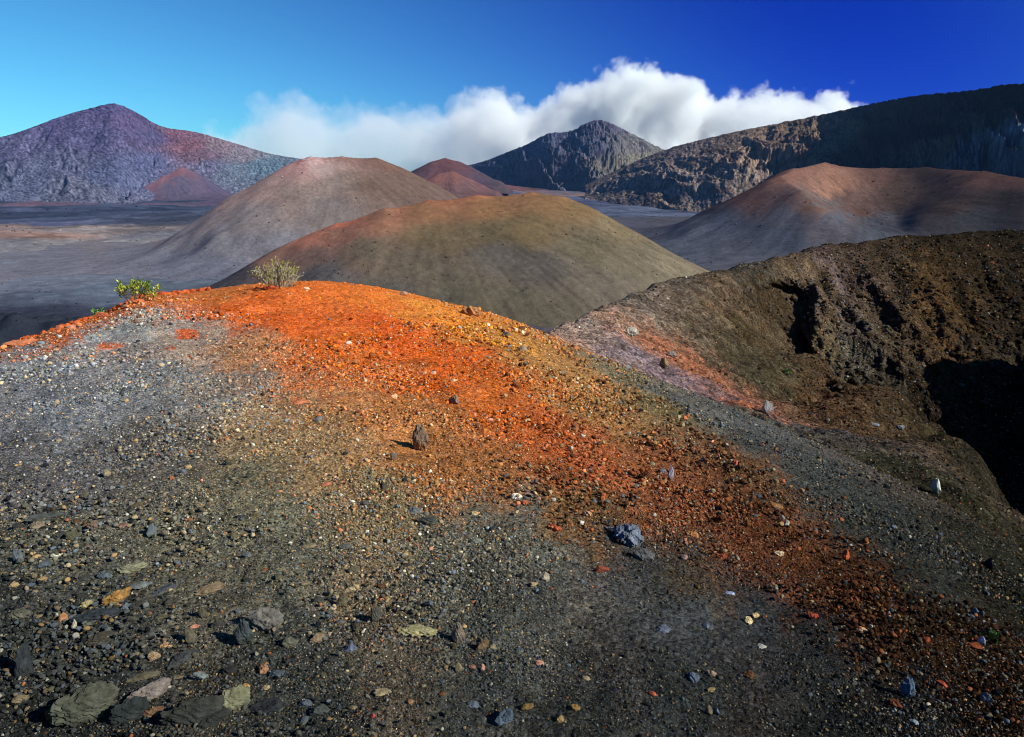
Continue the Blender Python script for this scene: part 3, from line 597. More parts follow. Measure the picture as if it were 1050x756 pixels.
# --- named rocks: u, v, width px, height px, shape, colour, label | landmark name (if others are described by it)
ROCKS = """
122 611 24 16 a 165,115,30 mustard ochre rock above the wide dark slab near the left edge|the mustard ochre rock
98 628 46 18 s 48,54,62 wide dark slab lying just below the mustard ochre rock|the wide dark slab
129 621 12 12 a 108,118,128 small blue grey stone touching the right end of the wide dark slab
89 617 11 9 a 168,152,98 yellowish stone on the upper left rim of the wide dark slab
67 633 8 11 u 178,116,62 pointed orange tan stone left of the wide dark slab
22 628 18 14 r 96,92,76 mossy grey rock against the left edge level with the wide dark slab
90 719 54 44 r 84,84,70 big rounded grey boulder with brown grit at left of the bottom edge|the big rounded grey boulder
60 728 18 20 a 150,100,36 ochre chunk in the shade left of the big rounded grey boulder
156 706 40 28 a 126,112,106 pale mauve flat topped boulder right of the big rounded grey boulder|the pale mauve boulder
148 690 34 9 s 102,94,72 thin tan plank of rock behind the pale mauve boulder
138 727 34 30 a 44,50,50 dark shadowed boulder between the rounded grey and the pale mauve boulders
158 727 18 15 a 122,86,52 brown chunk leaning under the pale mauve boulder
200 728 48 34 r 46,49,46 large charcoal boulder right of the pale mauve boulder
207 692 17 14 a 112,122,122 pale grey stone behind the large charcoal boulder
188 671 30 14 s 58,62,68 bluish dark low slab behind the pale mauve boulder
159 670 12 14 a 176,142,98 peach coloured stone at the left tip of a bluish dark slab
171 659 11 10 a 192,142,88 light orange stone above a bluish dark slab
200 640 10 6 a 196,122,88 small salmon stone right of the wide dark slab
195 652 9 14 u 92,86,66 upright olive stone below the small salmon stone
106 652 24 14 r 62,54,44 dark brown crumbly rock under the wide dark slab
76 641 5 9 u 192,182,152 tiny whitish upright chip below the wide dark slab
18 668 12 16 a 96,86,62 brown grey rock at the left edge above a tall dark slab
26 682 12 26 u 46,50,56 tall dark slab standing at the left edge|the tall dark slab at the left edge
274 632 38 36 a 116,108,102 broken pale boulder with a cracked face in the lower left|the cracked pale boulder
251 650 18 28 u 62,70,74 dark upright block on the left side of the cracked pale boulder
297 657 18 14 a 90,86,70 grey brown stone at the right foot of the cracked pale boulder
326 653 17 13 a 142,116,86 tan rock second to the right of the cracked pale boulder
361 664 13 11 a 86,96,122 blue chip a little right of the cracked pale boulder
273 684 11 12 a 166,116,72 orange tan stone directly in front of the cracked pale boulder
251 702 8 9 r 202,142,52 bright amber pebble in front of the cracked pale boulder
273 702 8 7 r 176,150,104 pale tan pebble right of the bright amber pebble
238 718 34 30 r 120,118,86 boulder coated yellow green on the bottom edge|the yellow green boulder
222 732 30 22 a 44,46,46 dark block below the yellow green boulder
278 720 34 18 s 44,46,50 flat charcoal slab right of the yellow green boulder
316 718 13 11 a 86,92,102 small grey blue stone right of a flat charcoal slab
330 725 18 14 r 72,76,74 dull grey rock near the bottom edge right of a flat charcoal slab
394 707 17 9 s 152,136,96 cream tan long stone near the middle of the bottom edge
382 732 5 6 a 192,52,26 tiny bright red chip at the bottom edge
388 632 12 16 u 76,76,70 dark upright stone left of the long pale yellow ledge
342 620 7 7 r 212,182,152 pinkish white pebble behind the tan rock right of the cracked boulder
218 602 28 12 s 136,112,82 flat tan slab above and left of the cracked pale boulder|the flat tan slab
432 643 42 15 s 166,156,102 long pale yellow ledge of rock in the lower middle|the long pale yellow ledge
472 651 14 20 u 136,116,98 leaf shaped pinkish grey stone right of the long pale yellow ledge|the leaf shaped stone
495 661 13 15 u 116,86,52 brown stone right of the leaf shaped stone
506 662 10 8 a 152,132,92 arched tan stone second to the right of the leaf shaped stone
555 678 9 8 a 192,126,96 salmon pink stone well right of the leaf shaped stone
496 686 5 8 u 200,140,115 small pink upright chip below the leaf shaped stone
484 681 9 7 r 152,102,76 brown pink pebble below the leaf shaped stone
487 720 14 9 s 96,106,122 flat blue grey stone near the bottom edge in the middle
520 732 21 22 a 76,90,108 large slate blue block on the bottom edge|the slate blue block
591 724 12 10 a 152,112,38 ochre stone on the bottom edge right of the slate blue block
575 734 9 12 a 152,122,62 tan stone on the bottom edge right of the slate blue block
541 724 14 10 a 122,92,38 brown stone touching the right of the slate blue block
603 693 8 7 r 152,132,96 round tan pebble above the ochre stone on the bottom edge
422 717 7 8 a 162,112,68 tan orange stone near the bottom edge left of the flat blue grey stone
683 644 15 11 s 102,108,128 flat lavender blue slab on the smooth dark ash|the lavender blue slab
767 633 10 12 a 228,198,132 larger of two cream stones on the dark slope|the larger cream stone
775 628 8 9 a 228,188,112 smaller of two cream stones on the dark slope
781 660 9 6 s 192,188,172 whitish chip below the two cream stones
711 693 12 13 a 86,96,116 blue stone beside a pinkish tan one in the lower right
729 688 12 10 a 162,132,106 pinkish tan stone right of a blue stone in the lower right
770 690 12 10 a 118,72,32 rusty brown stone in the lower right below the two cream stones
670 711 8 6 a 204,84,22 bright orange stone near the bottom edge right of middle
727 641 8 6 s 90,100,122 blue flake right of the lavender blue slab
730 706 8 7 a 152,126,72 tan stone in front of the pinkish tan stone in the lower right
735 728 7 9 u 92,102,124 blue upright flake at the bottom edge in the lower right
750 607 11 6 s 152,166,202 pale blue white chip above the two cream stones
930 709 12 18 u 88,108,132 blue upright slab in the dark lower right corner|the blue upright slab
1013 718 8 10 u 112,122,132 grey crescent shaped stone by the lower right corner
967 699 9 7 a 192,72,22 red orange stone in the dark lower right corner
948 653 9 10 a 152,66,16 rust coloured rock in the orange band near the right edge
1000 660 13 9 s 150,70,22 long rusty slab near the right edge
884 644 11 7 s 232,192,152 pinkish white stone below the lower end of the orange band
911 631 5 7 u 222,152,122 small pale pink upright chip near the lower end of the orange band
1007 658 6 8 u 162,176,212 blue white sliver by the long rusty slab near the right edge
1000 628 7 9 u 120,130,146 grey blue sliver near the right edge above the blue white one
835 631 10 10 a 182,62,18 dark red stone under the orange band right of the larger cream stone
918 719 12 10 a 122,62,36 brown stone left of the blue upright slab
939 740 8 7 a 150,158,166 light grey stone on the bottom edge below the blue upright slab
136 581 26 13 r 136,132,102 pale grey oval stone lying left of the flat tan slab|the pale grey oval stone
107 588 14 13 a 82,94,104 blue grey stone left of the pale grey oval stone
147 597 18 10 s 102,108,108 flat grey stone in front of the pale grey oval stone
39 537 12 11 r 136,116,96 round pinkish tan stone near the left edge|the round pinkish tan stone
75 548 12 12 a 78,74,52 dark olive stone with a pale edge right of the round pinkish tan stone
59 568 8 6 r 202,198,172 off white pebble below the dark olive stone near the left edge
96 537 12 14 a 116,86,72 reddish brown slab right of the dark olive stone
126 536 12 7 s 138,90,76 flat dull red stone above the pale grey oval stone
48 526 34 9 s 72,77,77 long low dark mound of rock above the round pinkish tan stone
142 516 11 7 a 92,78,48 olive brown stone in the left gravel above a flat dull red stone
193 477 6 6 a 206,166,96 small ochre stone in the left gravel
39 569 7 5 r 212,152,72 bright orange pebble left of the off white pebble
15 598 8 8 r 172,142,92 tan pebble against the left edge
170 600 24 9 s 66,74,88 slate flat stone left of the flat tan slab
338 495 14 6 s 206,96,66 flat salmon red stone in the middle of the tan gravel
263 527 11 6 s 96,82,46 olive brown stone touching a blue black one
249 529 10 5 s 52,58,72 blue black stone left of an olive brown one
377 514 8 6 r 62,72,88 dark blue pebble right of the flat salmon red stone
356 560 14 8 r 92,94,90 faint round grey stone sunk in fine gravel
364 582 12 10 r 86,82,66 brown lump with a dark cleft on its left
258 486 9 6 a 40,40,42 black stone on the left of the tan gravel
404 469 8 8 u 96,96,92 grey upright stone left of the tall grey rock's foot
529 506 13 10 a 248,244,228 bright white stone in the middle of the slope|the bright white stone
571 540 16 11 a 188,66,20 crusty red stone below the bright white stone|the crusty red stone
487 524 11 9 a 192,168,112 pale yellow stone left of the bright white stone
427 522 14 11 a 122,126,132 rough grey blue stone far left of the bright white stone
440 534 18 13 a 64,68,64 greenish black rough rock under a rough grey blue stone
488 552 14 11 a 116,116,102 dull grey stone below the pale yellow stone
501 541 5 6 a 226,224,214 small white chip below the bright white stone
561 592 8 9 u 168,152,128 upright tan stone in a small cluster below the crusty red stone
540 513 8 7 a 212,96,42 orange stone touching the bright white stone's lower right
604 526 11 9 a 216,162,112 peach stone left of the big slate blue slab
599 534 6 6 a 236,228,214 white chip below a peach stone
548 598 9 8 a 168,136,92 ochre stone at the left of a small cluster
616 581 16 10 a 172,72,36 brick red stone below the big slate blue slab
647 541 32 36 s 112,120,138 big slate blue slab leaning in the lower orange band|the big slate blue slab
660 566 24 18 a 104,103,100 grey rubble block at the foot of the big slate blue slab
629 541 14 8 s 108,116,136 small blue slab tucked left of the big slate blue slab
688 486 6 16 u 142,142,162 thin pale sliver standing in the orange band|the thin pale sliver
680 481 9 8 a 102,108,118 blue grey stone left of the thin pale sliver
661 487 14 15 a 72,42,24 dark brown block left of the thin pale sliver
739 529 13 13 a 78,38,18 dark maroon block in the orange band right of the big slate blue slab
796 516 17 11 s 152,107,57 ochre slab on the upper edge of the orange band|the ochre slab
798 565 10 10 a 232,202,152 cream stone low in the orange band|the cream stone in the orange band
808 537 6 8 u 200,196,184 pale upright chip below the ochre slab
713 546 15 9 s 196,116,42 amber flat stone right of the big slate blue slab
704 570 7 7 r 162,122,117 mauve pebble below the amber flat stone
742 569 11 8 a 152,62,22 rust stone left of the cream stone in the orange band
755 473 6 8 a 226,92,42 vivid orange chip on the grey slope above the orange band
802 491 8 8 a 212,98,42 orange chip on the grey slope above the ochre slab
868 571 7 11 u 212,96,26 upright orange disc at the right of the orange band|the upright orange disc
862 550 7 8 a 204,86,30 orange stone above the upright orange disc
888 556 8 7 r 202,132,62 round amber pebble right of the upright orange disc
899 565 7 5 s 232,232,226 white oval pebble right of the upright orange disc
308 410 24 7 s 192,102,57 long orange brown slab on the edge of the left gravel|the long orange slab
357 349 7 5 a 242,228,212 white chip on smooth orange cinder near the top|the top white chip
346 349 7 5 a 150,62,28 dark rust stone left of the white chip on orange cinder
405 404 8 8 a 226,172,122 peach stone above the tall grey rock
328 429 9 7 a 96,104,114 grey blue stone below the long orange brown slab
238 472 13 9 a 76,67,52 dark lump in the left of the tan gravel
484 317 21 15 r 152,112,72 tan boulder on the skyline of the orange slope|the tan skyline boulder
415 299 8 7 r 152,132,112 small grey stone on the orange skyline
491 348 9 6 a 140,50,20 dark rust stone below the tan skyline boulder
520 341 10 9 a 102,102,97 grey stone right of the dark rust stone on the ochre slope
538 357 9 9 a 127,127,112 greenish grey stone on the ochre slope
467 407 12 15 a 112,107,97 grey block half sunk in orange cinder|the half sunk grey block
446 380 6 5 a 228,206,168 pale chip in the orange cinder
436 380 6 5 a 216,158,108 peach chip left of a pale chip in the orange cinder
467 388 7 5 r 222,200,158 cream pebble above the half sunk grey block
530 392 11 10 a 116,76,42 brown block right of the half sunk grey block
433 452 18 32 u 102,97,88 tall grey rock standing in the orange tan slope|the tall grey rock
648 340 17 14 a 192,187,167 large pale boulder on the lavender saddle|the pale boulder on the saddle
690 361 10 9 a 152,147,142 grey stone right of the pale boulder on the saddle
683 373 9 11 u 166,132,62 yellow lump below the pale boulder on the saddle
614 316 8 4 s 62,62,67 dark flat stone on the rim path behind the saddle
787 418 12 13 u 142,147,147 pale grey stone beside the dark hollow in the crater
898 434 9 5 s 132,142,152 blue grey slab on the brown spur
924 437 7 6 r 126,134,144 blue grey pebble right of the slab on the brown spur
960 500 9 13 u 216,216,202 white upright boulder on the dark spur at right
74 334 8 6 a 190,120,92 pinkish clod on the left skyline
59 334 8 6 a 182,92,52 orange clod left of the pinkish clod on the left skyline
104 321 12 7 a 184,88,46 orange clod by the small sprig on the left skyline
143 307 10 5 a 196,84,44 red clod at the foot of the green bush
277 292 14 8 a 192,72,34 red clod in front of the grey twiggy bush
315 294 6 4 a 236,206,172 cream stone right of the grey twiggy bush
24 349 30 9 r 186,112,68 tan orange mound of earth at the left skyline
"""
def pick(u, v):
    i = visible_idx(FU, FV, np.where(t_ < 1.03, FD, -1), u, v, Q, 2.5)
    if math.hypot(FU.flat[i] - u, FV.flat[i] - v) < 4: return np.array([FX.flat[i], FY.flat[i], FZ.flat[i]]), fcol[i]
    i = visible_idx(CU, CV, CD, u, v, CQ, 2.5)
    return np.array([KX.flat[i], KY.flat[i], KZ.flat[i]]), ccol[i]

def build_rock(u, v, w, h, shape, colr, seed, P, base_col):
    if shape == 'u': h *= 1.22
    g = np.random.default_rng(seed)
    d = math.hypot(P[0], P[1]); dist = math.sqrt(d * d + (P[2] - CAMZ) ** 2)
    dep = math.atan2(CAMZ - P[2], d); m = dist / F
    wx = w * m
    fy, fz = {'r': (.75, .78), 'a': (.75, .8), 's': (.75, .36), 'u': (.55, 1.5)}[shape]
    if w >= 28 and shape != 's': fy, fz = .6, 1.0
    cur = fy * math.sin(dep) + fz * math.cos(dep)
    k = (h * m) / (wx * cur) if cur else 1
    sy, sz = wx * fy * k, wx * fz * k
    sub = 4 if w >= 28 else 3 if w > 9 else 2
    V, Fc = chip(sub, g, 13 if shape != 'r' else 22, {'r': .35, 'a': .05, 's': .05, 'u': .08}[shape], .17 if w > 9 else .10)
    V = V / np.abs(V).max(0)
    if shape == 'u': V[:, :2] *= (1 - .35 * V[:, 2:3])
    tw = g.uniform(-.35, .35); c, s = math.cos(tw), math.sin(tw)
    V = V * np.array([wx, sy, sz]) * .54
    V = np.c_[V[:, 0] * c - V[:, 1] * s, V[:, 0] * s + V[:, 1] * c, V[:, 2]]
    # split faces share a crisp edge: fine relief along the surface
    dn = fbm(V[:, 0] / wx * 7 + seed, V[:, 1] / wx * 7 + V[:, 2] / wx * 5, 4, seed, .6)
    pit = fbm(V[:, 0] / wx * 19 + seed, V[:, 1] / wx * 19 - V[:, 2] / wx * 17, 3, seed + 9, .6)
    V *= (1 + .09 * dn - .05 * ss(.1, .5, pit))[:, None]
    az = math.atan2(P[0], P[1])
    base = alb(colr); base = (base * .80 + base.mean() * .20) * .80 + base_col * .20
    mott = 1 + .3 * np.clip(fbm(V[:, 0] / wx * 4 + seed, V[:, 2] / wx * 4 - V[:, 1] / wx * 3, 4, seed + 5, .6), -1, 1)
    Cc = base[None] * mott[:, None]
    # grit of the surrounding ground lies on the lower part and in hollows
    dust = np.clip(ss(.0, -.6, V[:, 2] / sz * 2) * .6 + .25 * (dn > .25), 0, .7)[:, None]
    Cc = Cc * (1 - dust) + base_col[None] * dust
    me = raw_mesh('rock', V, Fc, False, np.clip(Cc, .002, .85))
    me.materials.append(M_rock)
    nm = 'boulder' if w >= 26 else 'pebble' if w <= 7 else 'rock'
    o = link(bpy.data.objects.new(nm, me))
    o.location = (P[0], P[1], P[2] + sz * (.40 if shape == 'u' else .24)); o.rotation_euler = (g.uniform(-.15, .15), g.uniform(-.15, .15), -az)
    tag(o, cat='rock' if w > 7 else 'pebble', group='loose rocks on the cinder ground')
    return o

landmarks = []; taken = []; used = set()
for k, line in enumerate(ROCKS.strip().split('\n')):
    f = line.split(' ', 6); u, v, w, h = map(float, f[:4]); cl = tuple(map(float, f[5].split(',')))
    lab, _, lm = f[6].partition('|')
    P, bc = pick(u, v + h * .30)
    o = build_rock(u, v, w, h, f[4], cl, 1000 + k, P, bc); o['label'] = lab.strip(); used.add(lab.strip())
    taken.append((u, v, max(w, h)))
    if lm: landmarks.append((u, v, lm))
n_hand = len(taken)

# --- sampling helper: random places on a terrain grid, spread by how large its cells appear
def sampler(U, V, D, X, Y, Z, ok, col, shape, g, n, lo=(-160, 0), hi=(1380, 820)):
    U = U.reshape(shape); V = V.reshape(shape)
    a = ((U[1:, :-1] - U[:-1, :-1]) * (V[:-1, 1:] - V[:-1, :-1]) - (V[1:, :-1] - V[:-1, :-1]) * (U[:-1, 1:] - U[:-1, :-1]))
    vis = ok.reshape(shape)[:-1, :-1] & (D.reshape(shape)[:-1, :-1] > .3) & (U[:-1, :-1] > lo[0]) & (U[:-1, :-1] < hi[0]) & (V[:-1, :-1] > lo[1]) & (V[:-1, :-1] < hi[1])
    sgn = np.sign(np.median(a[vis]))
    w = np.where(vis, np.maximum(a * sgn, 0), 0); w = np.minimum(w, np.percentile(w[vis], 99)).ravel()
    cs = np.cumsum(w); i = np.searchsorted(cs, g.random(n) * cs[-1]); i = np.clip(i, 0, len(w) - 1)
    I, J = np.divmod(i, shape[1] - 1); s, t = g.random(n), g.random(n)
    def L2(A):
        A = A.reshape(shape)
        return A[I, J] * (1 - s) * (1 - t) + A[I + 1, J] * s * (1 - t) + A[I, J + 1] * (1 - s) * t + A[I + 1, J + 1] * s * t
    I2 = np.clip(I + (g.normal(0, 9, n)).astype(int), 0, shape[0] - 1); J2 = np.clip(J + (g.normal(0, 9, n)).astype(int), 0, shape[1] - 1)
    return L2(X), L2(Y), L2(Z), L2(U), L2(V), col.reshape(*shape, 3)[I2, J2]      # stones wander a little from the ground of their own colour

TINTS = {'tan': (170, 146, 104), 'ochre': (176, 136, 76), 'pale': (205, 196, 172), 'blue grey': (100, 112, 124), 'charcoal': (48, 50, 54), 'grey': (112, 112, 110),
         'orange': (202, 104, 34), 'rust': (148, 84, 36), 'olive': (100, 94, 66), 'salmon': (200, 128, 96), 'maroon': (92, 52, 30)}
def zone_of(c):
    """mix of stone colours by the warmth of the ground they lie in"""
    return np.clip((c[:, 0] / (c[:, 2] + 1e-4) - 1.25) / 6.0, 0, 1)

def stone_colours(gc, g, bright=1.0):
    n = len(gc); warm = zone_of(gc)
    lum = gc.mean(1) / .11
    cold = np.array([alb(TINTS[k]) for k in ('grey', 'blue grey', 'charcoal', 'tan', 'ochre', 'olive', 'pale', 'orange')]); cp = np.array([.2, .22, .16, .2, .1, .08, .05, .012])
    hot = np.array([alb(TINTS[k]) for k in ('orange', 'rust', 'ochre', 'tan', 'maroon', 'salmon', 'grey', 'pale')]); hp = np.array([.20, .2, .16, .1, .2, .02, .1, .02])
    c1 = cold[g.choice(8, n, p=cp / cp.sum())]; c2 = hot[g.choice(8, n, p=hp / hp.sum())]
    pal = np.where((g.random(n) < warm ** .7)[:, None], c2, c1)
    own = gc * np.minimum(g.lognormal(.02, .6, n), 1.9)[:, None] * 1.1
    dim = np.clip(lum, .3, 1.3)[:, None] ** .75
    k = (g.random(n) < .6)[:, None]
    pal = pal * .78 + pal.mean(1)[:, None] * .22
    return np.clip(np.where(k, own, pal * dim * g.lognormal(0, .25, n)[:, None]) * bright, .003, .8)

def lumps(name, X, Y, Z, S, C, g, sub, mat, label):
    """countless loose stones as one mesh"""
    n = len(X); nv = 24; protos = []
    for i in range(nv):
        V, Fc = chip(sub, g, 9); V = V * np.array([1, g.uniform(.6, .95), g.uniform(.5, .9)]); protos.append(V)
    P = np.array(protos)[g.integers(nv, size=n)]
    a = g.uniform(0, 6.283, n); ca_, sa_ = np.cos(a)[:, None], np.sin(a)[:, None]
    b = g.normal(0, .5, n); cb, sb = np.cos(b)[:, None], np.sin(b)[:, None]
    x = P[..., 0]; y = P[..., 1] * cb - P[..., 2] * sb; z = P[..., 1] * sb + P[..., 2] * cb
    VV = np.stack([x * ca_ - y * sa_, x * sa_ + y * ca_, z], -1) * S[:, None, None] * .5
    VV += np.stack([X, Y, Z + S * .24], -1)[:, None]
    m = P.shape[1]
    FF = (Fc[None] + (np.arange(n) * m)[:, None, None]).reshape(-1, 3)
    me = raw_mesh(name, VV.reshape(-1, 3), FF, False, np.repeat(C, m, 0)); me.materials.append(mat)
    return tag(link(bpy.data.objects.new(name, me)), label=label, kind='stuff')

g = np.random.default_rng(11)
def scatter(name, grid, n, pxlo, pxhi, pw, sub, label, dens=None, bright=1.0, hi=None):
    X, Y, Z, U, V, C = sampler(*grid, g, n)
    px = pxlo * (1 - g.random(n) * (1 - (pxlo / pxhi) ** pw)) ** (-1 / pw)
    keep = np.ones(n, bool) if dens is None else g.random(n) < dens(X, Y, U, V, C)
    X, Y, Z, U, V, C, px = [q[keep] for q in (X, Y, Z, U, V, C, px)]
    S = px * np.sqrt(X ** 2 + Y ** 2 + (Z - CAMZ) ** 2) / F
    lumps(name, X, Y, Z, S, stone_colours(C, g, bright), g, sub, M_grav, label)

FG = (FU, FV, FD, FX, FY, FZ, (t_ < 1.01), fcol, FU.shape)
CG = (CU, CV, CD, KX, KY, KZ, (CR > 22), ccol, CU.shape)
def dens_f(X, Y, U, V, C):
    w = zone_of(C)
    smooth = ss(335, 300, V + (U - 300) * .0) * ss(180, 260, U) * ss(470, 400, U)      # wind-smoothed orange cinder at the top
    smooth = np.maximum(smooth, ss(370, 345, V + .35 * np.abs(U - 330)) * (w > .5))
    chute = np.exp(-(((U - 520) * .52 - (V - 412)) / 22) ** 2) * ss(440, 500, U) * ss(640, 560, U)
    clump = .55 + .75 * fbm(X * .9, Y * .9, 4, 700, .6)
    ash = np.exp(-(((V - 650) + .1 * (U - 620)) / 34) ** 2) * ss(560, 640, U) * ss(860, 760, U)
    ash = np.maximum(ash, np.exp(-((V - 350) / 14) ** 2 - ((U - 160) / 80) ** 2))
    return np.clip(clump, .25, 1) * (1 - .9 * smooth) * (1 - .5 * chute) * (1 - .75 * ash)
scatter('gravel', FG, 320000, 1.0, 2.9, 2.0, 0, 'countless small cinder gravel strewn over the near slope', dens_f)
def dens_w(X, Y, U, V, C):
    w = zone_of(C); d = dens_f(X, Y, U, V, C)
    right = ss(380, 560, U) * ss(.25, .6, w) + .25 * ss(620, 740, V) * ss(500, 200, U)
    return d * np.clip(.5 + .9 * right, 0, 1) * np.clip(.3 + 1.2 * fbm(X * .8 + 9, Y * .8, 4, 730, .6), .08, 1)
scatter('coarse_gravel', FG, 220000, 1.8, 3.8, 2.2, 0, 'countless coarse cinder gravel strewn over the near slope', dens_w, 1.1)
scatter('loose_stones', FG, 60000, 2.8, 5.6, 2.6, 1, 'countless larger loose cinder stones strewn over the near slope', dens_w, 1.05)
X, Y, Z, U, V, C = sampler(*FG, g, 30000, (420, 300), (1060, 756))
kk = (zone_of(C) > .22) & (g.random(30000) < .55 * np.clip(.35 + 1.3 * fbm(X * 1.1, Y * 1.1, 4, 741, .6), .05, 1) * ss(470, 600, U))
X, Y, Z, C = X[kk], Y[kk], Z[kk], C[kk]; px = 2.8 + 3.4 * g.random(len(X)) ** 2.2
lumps('rubble', X, Y, Z + .004 * px, px * np.sqrt(X ** 2 + Y ** 2 + (Z - CAMZ) ** 2) / F, stone_colours(C, g, .95), g, 1, M_grav, 'countless angular rubble stones in the orange band of the near slope')
X, Y, Z, U, V, C = sampler(*FG, g, 9000, (0, 500), (520, 760))
kk = g.random(9000) < .75 * np.clip(.3 + 1.2 * fbm(X * 1.6, Y * 1.6, 4, 742, .6), .05, 1) * ss(500, 600, V + (300 - U) * .25) * ss(520, 300, U)
X, Y, Z, C = X[kk], Y[kk], Z[kk], C[kk]; px = 2.8 + 3.4 * g.random(len(X)) ** 2.4
lumps('rubble_stones', X, Y, Z + .002 * px, px * np.sqrt(X ** 2 + Y ** 2 + (Z - CAMZ) ** 2) / F, stone_colours(C, g, 1.0), g, 1, M_grav, 'countless rubble stones packed on the lower left of the near slope')
def dens_c(X, Y, U, V, C):
    return np.clip(.5 + .9 * fbm(X * .12, Y * .12, 4, 720, .6) + .4 * ss(800, 840, U) - .25 * ss(760, 680, U), .1, 1)
scatter('crater_rubble', CG, 70000, 1.0, 3.6, 1.9, 0, 'countless loose stones on the walls of the crater', dens_c)

gq = np.random.default_rng(5)
Xe, Ye, Ze, Ue, Ve, Ce = sampler(FU, FV, FD, FX, FY, FZ, (np.abs(t_ - .985) < .035), fcol, FU.shape, gq, 260, (8, 280), (215, 380))
Se = gq.uniform(2, 6.5, 260) * np.hypot(Xe, Ye) / F
lumps('loose_clods', Xe, Ye, Ze - Se * .1, Se, alb((176, 84, 46))[None] * gq.lognormal(0, .25, 260)[:, None], gq, 1, M_grav, 'orange clods of cinder lining the left skyline of the near slope')
X, Y, Z, U, V, C = sampler(*CG, g, 2600, (805, 285), (1060, 425))
px = 2.0 + 5 * g.random(len(X)) ** 3
lumps('crater_blocks', X, Y, Z - .1, px * np.sqrt(X ** 2 + Y ** 2 + Z ** 2) / F, stone_colours(C, g, .8) * .3 + C * .7 * g.lognormal(0, .3, len(C))[:, None], g, 1, M_grav, 'countless lava blocks on the rough outcrop in the crater wall')
# --- the next largest single stones, each its own object
COLW = {'tan': 'tan', 'ochre': 'ochre', 'pale': 'off white', 'blue grey': 'blue grey', 'charcoal': 'charcoal', 'grey': 'mid grey', 'orange': 'orange', 'rust': 'rust red', 'olive': 'olive', 'salmon': 'salmon', 'maroon': 'maroon'}
SHW = {'r': 'rounded', 'a': 'angular', 's': 'flat', 'u': 'upright'}
X, Y, Z, U, V, C = sampler(*FG, g, 6000, (14, 300), (1036, 742))
pr = .12 + .88 * ss(520, 620, V + (300 - U) * .2) * ss(560, 330, U); kk = g.random(6000) < pr
X, Y, Z, U, V, C = [q[kk] for q in (X, Y, Z, U, V, C)]
nn = n_hand; i = 0; warm = zone_of(C)
while nn < 298 and i < len(X):
    u, v = U[i], V[i]; i += 1
    w = 5.0 + 3 * g.random() ** 2 + (8 * g.random() ** 1.5 if (v > 540 and u < 430) else 0)
    if any((u - a) ** 2 + (v - b) ** 2 < (max(w, s) * .6 + 4) ** 2 for a, b, s in taken): continue
    if v < 345 and 200 < u < 420: continue
    sh = 'aarsu'[int(g.integers(5))]
    hot = g.random() < warm[i - 1] ** .7
    cn = str(g.choice(['rust', 'rust', 'ochre', 'maroon', 'maroon', 'tan', 'orange'] if hot else ['grey', 'blue grey', 'charcoal', 'charcoal', 'charcoal', 'olive', 'tan']))
    d2, _, lm, lu, lv = min(((u - a) ** 2 + (v - b) ** 2, 0, nme, a, b) for a, b, nme in landmarks)
    dx, dy = u - lu, v - lv; ds = math.sqrt(d2)
    dr = ('left of' if dx < 0 else 'right of') if abs(dx) > 2 * abs(dy) else ('above' if dy < 0 else 'below') if abs(dy) > 2 * abs(dx) else ('above and ' if dy < 0 else 'below and ') + ('left of' if dx < 0 else 'right of')
    far = 'just ' if ds < 28 else 'a little ' if ds < 70 else 'well '
    lab = f"{COLW[cn]} {SHW[sh]} stone {far}{dr} {lm}"
    if lab in used or len(lab.split()) > 16: continue
    used.add(lab)
    h = w * {'r': .75, 'a': .85, 's': .5, 'u': 1.3}[sh]
    lum = float(np.clip((C[i - 1].mean() / .11), .35, 1.2)) ** .6
    cl = np.array(TINTS[cn]) * lum ** .45
    o = build_rock(u, v, w, h, sh, cl, 5000 + i, np.array([X[i - 1], Y[i - 1], Z[i - 1]]), C[i - 1]); o['label'] = lab
    taken.append((u, v, w)); nn += 1
print('stones', nn, round(time.time() - T0, 1))

# boulders and low scrub far off on the cones and the valley floor: specks of a pixel or so
PX, PY, PZ, PS, PC = [], [], [], [], []
VG = (VU, VV, VD, VX, VY, vz, VR < 6000, vcol.reshape(*VX.shape, 3))
for (U_, V_, D_, X_, Y_, Z_, *rest), nb in [((*c[:6], c[6]), n_) for c, n_ in zip(CONES[:3], (1300, 800, 900))] + [((*VG[:6], VG[7]), 3000)]:
    ok_ = np.ones(X_.shape, bool) if len(rest) == 1 and X_ is not VX else (VR < 5000)
    x, y, z, u, v, c = sampler(U_, V_, D_, X_, Y_, Z_, ok_, rest[0], X_.shape, g, nb, (0, 150), (1050, 345))
    keep = fbm(x * .006, y * .006, 3, 760) > -.15
    px = .7 + 1.3 * g.random(len(x)) ** 3
    PX.append(x[keep]); PY.append(y[keep]); PZ.append(z[keep]); PS.append((px * np.hypot(x, y) / F)[keep]); PC.append((c * g.choice([.25, .4, 1.6], len(x), p=[.5, .35, .15])[:, None])[keep])
lumps('far_boulders', *[np.concatenate(q) for q in (PX, PY, PZ, PS)], np.clip(np.concatenate(PC), .004, .6), g, 1, M_grav, 'countless far off boulders on the cinder cones and valley floor')

# ================================================================== PLANTS
def plain_mat(name, rgb, rough=.7, var=.35, attr=False):
    m, nt, b = new_mat(name); b.inputs['Roughness'].default_value = rough
    at_ = N(nt, 'ShaderNodeAttribute', attribute_name='Col')
    nt.links.new(at_.outputs['Color'], b.inputs['Base Color'])
    return m
M_leaf = plain_mat('leaf', 0); M_leaf.node_tree.nodes['Principled BSDF'].inputs['Specular IOR Level'].default_value = .3
M_twig = plain_mat('twig', 0, .9)

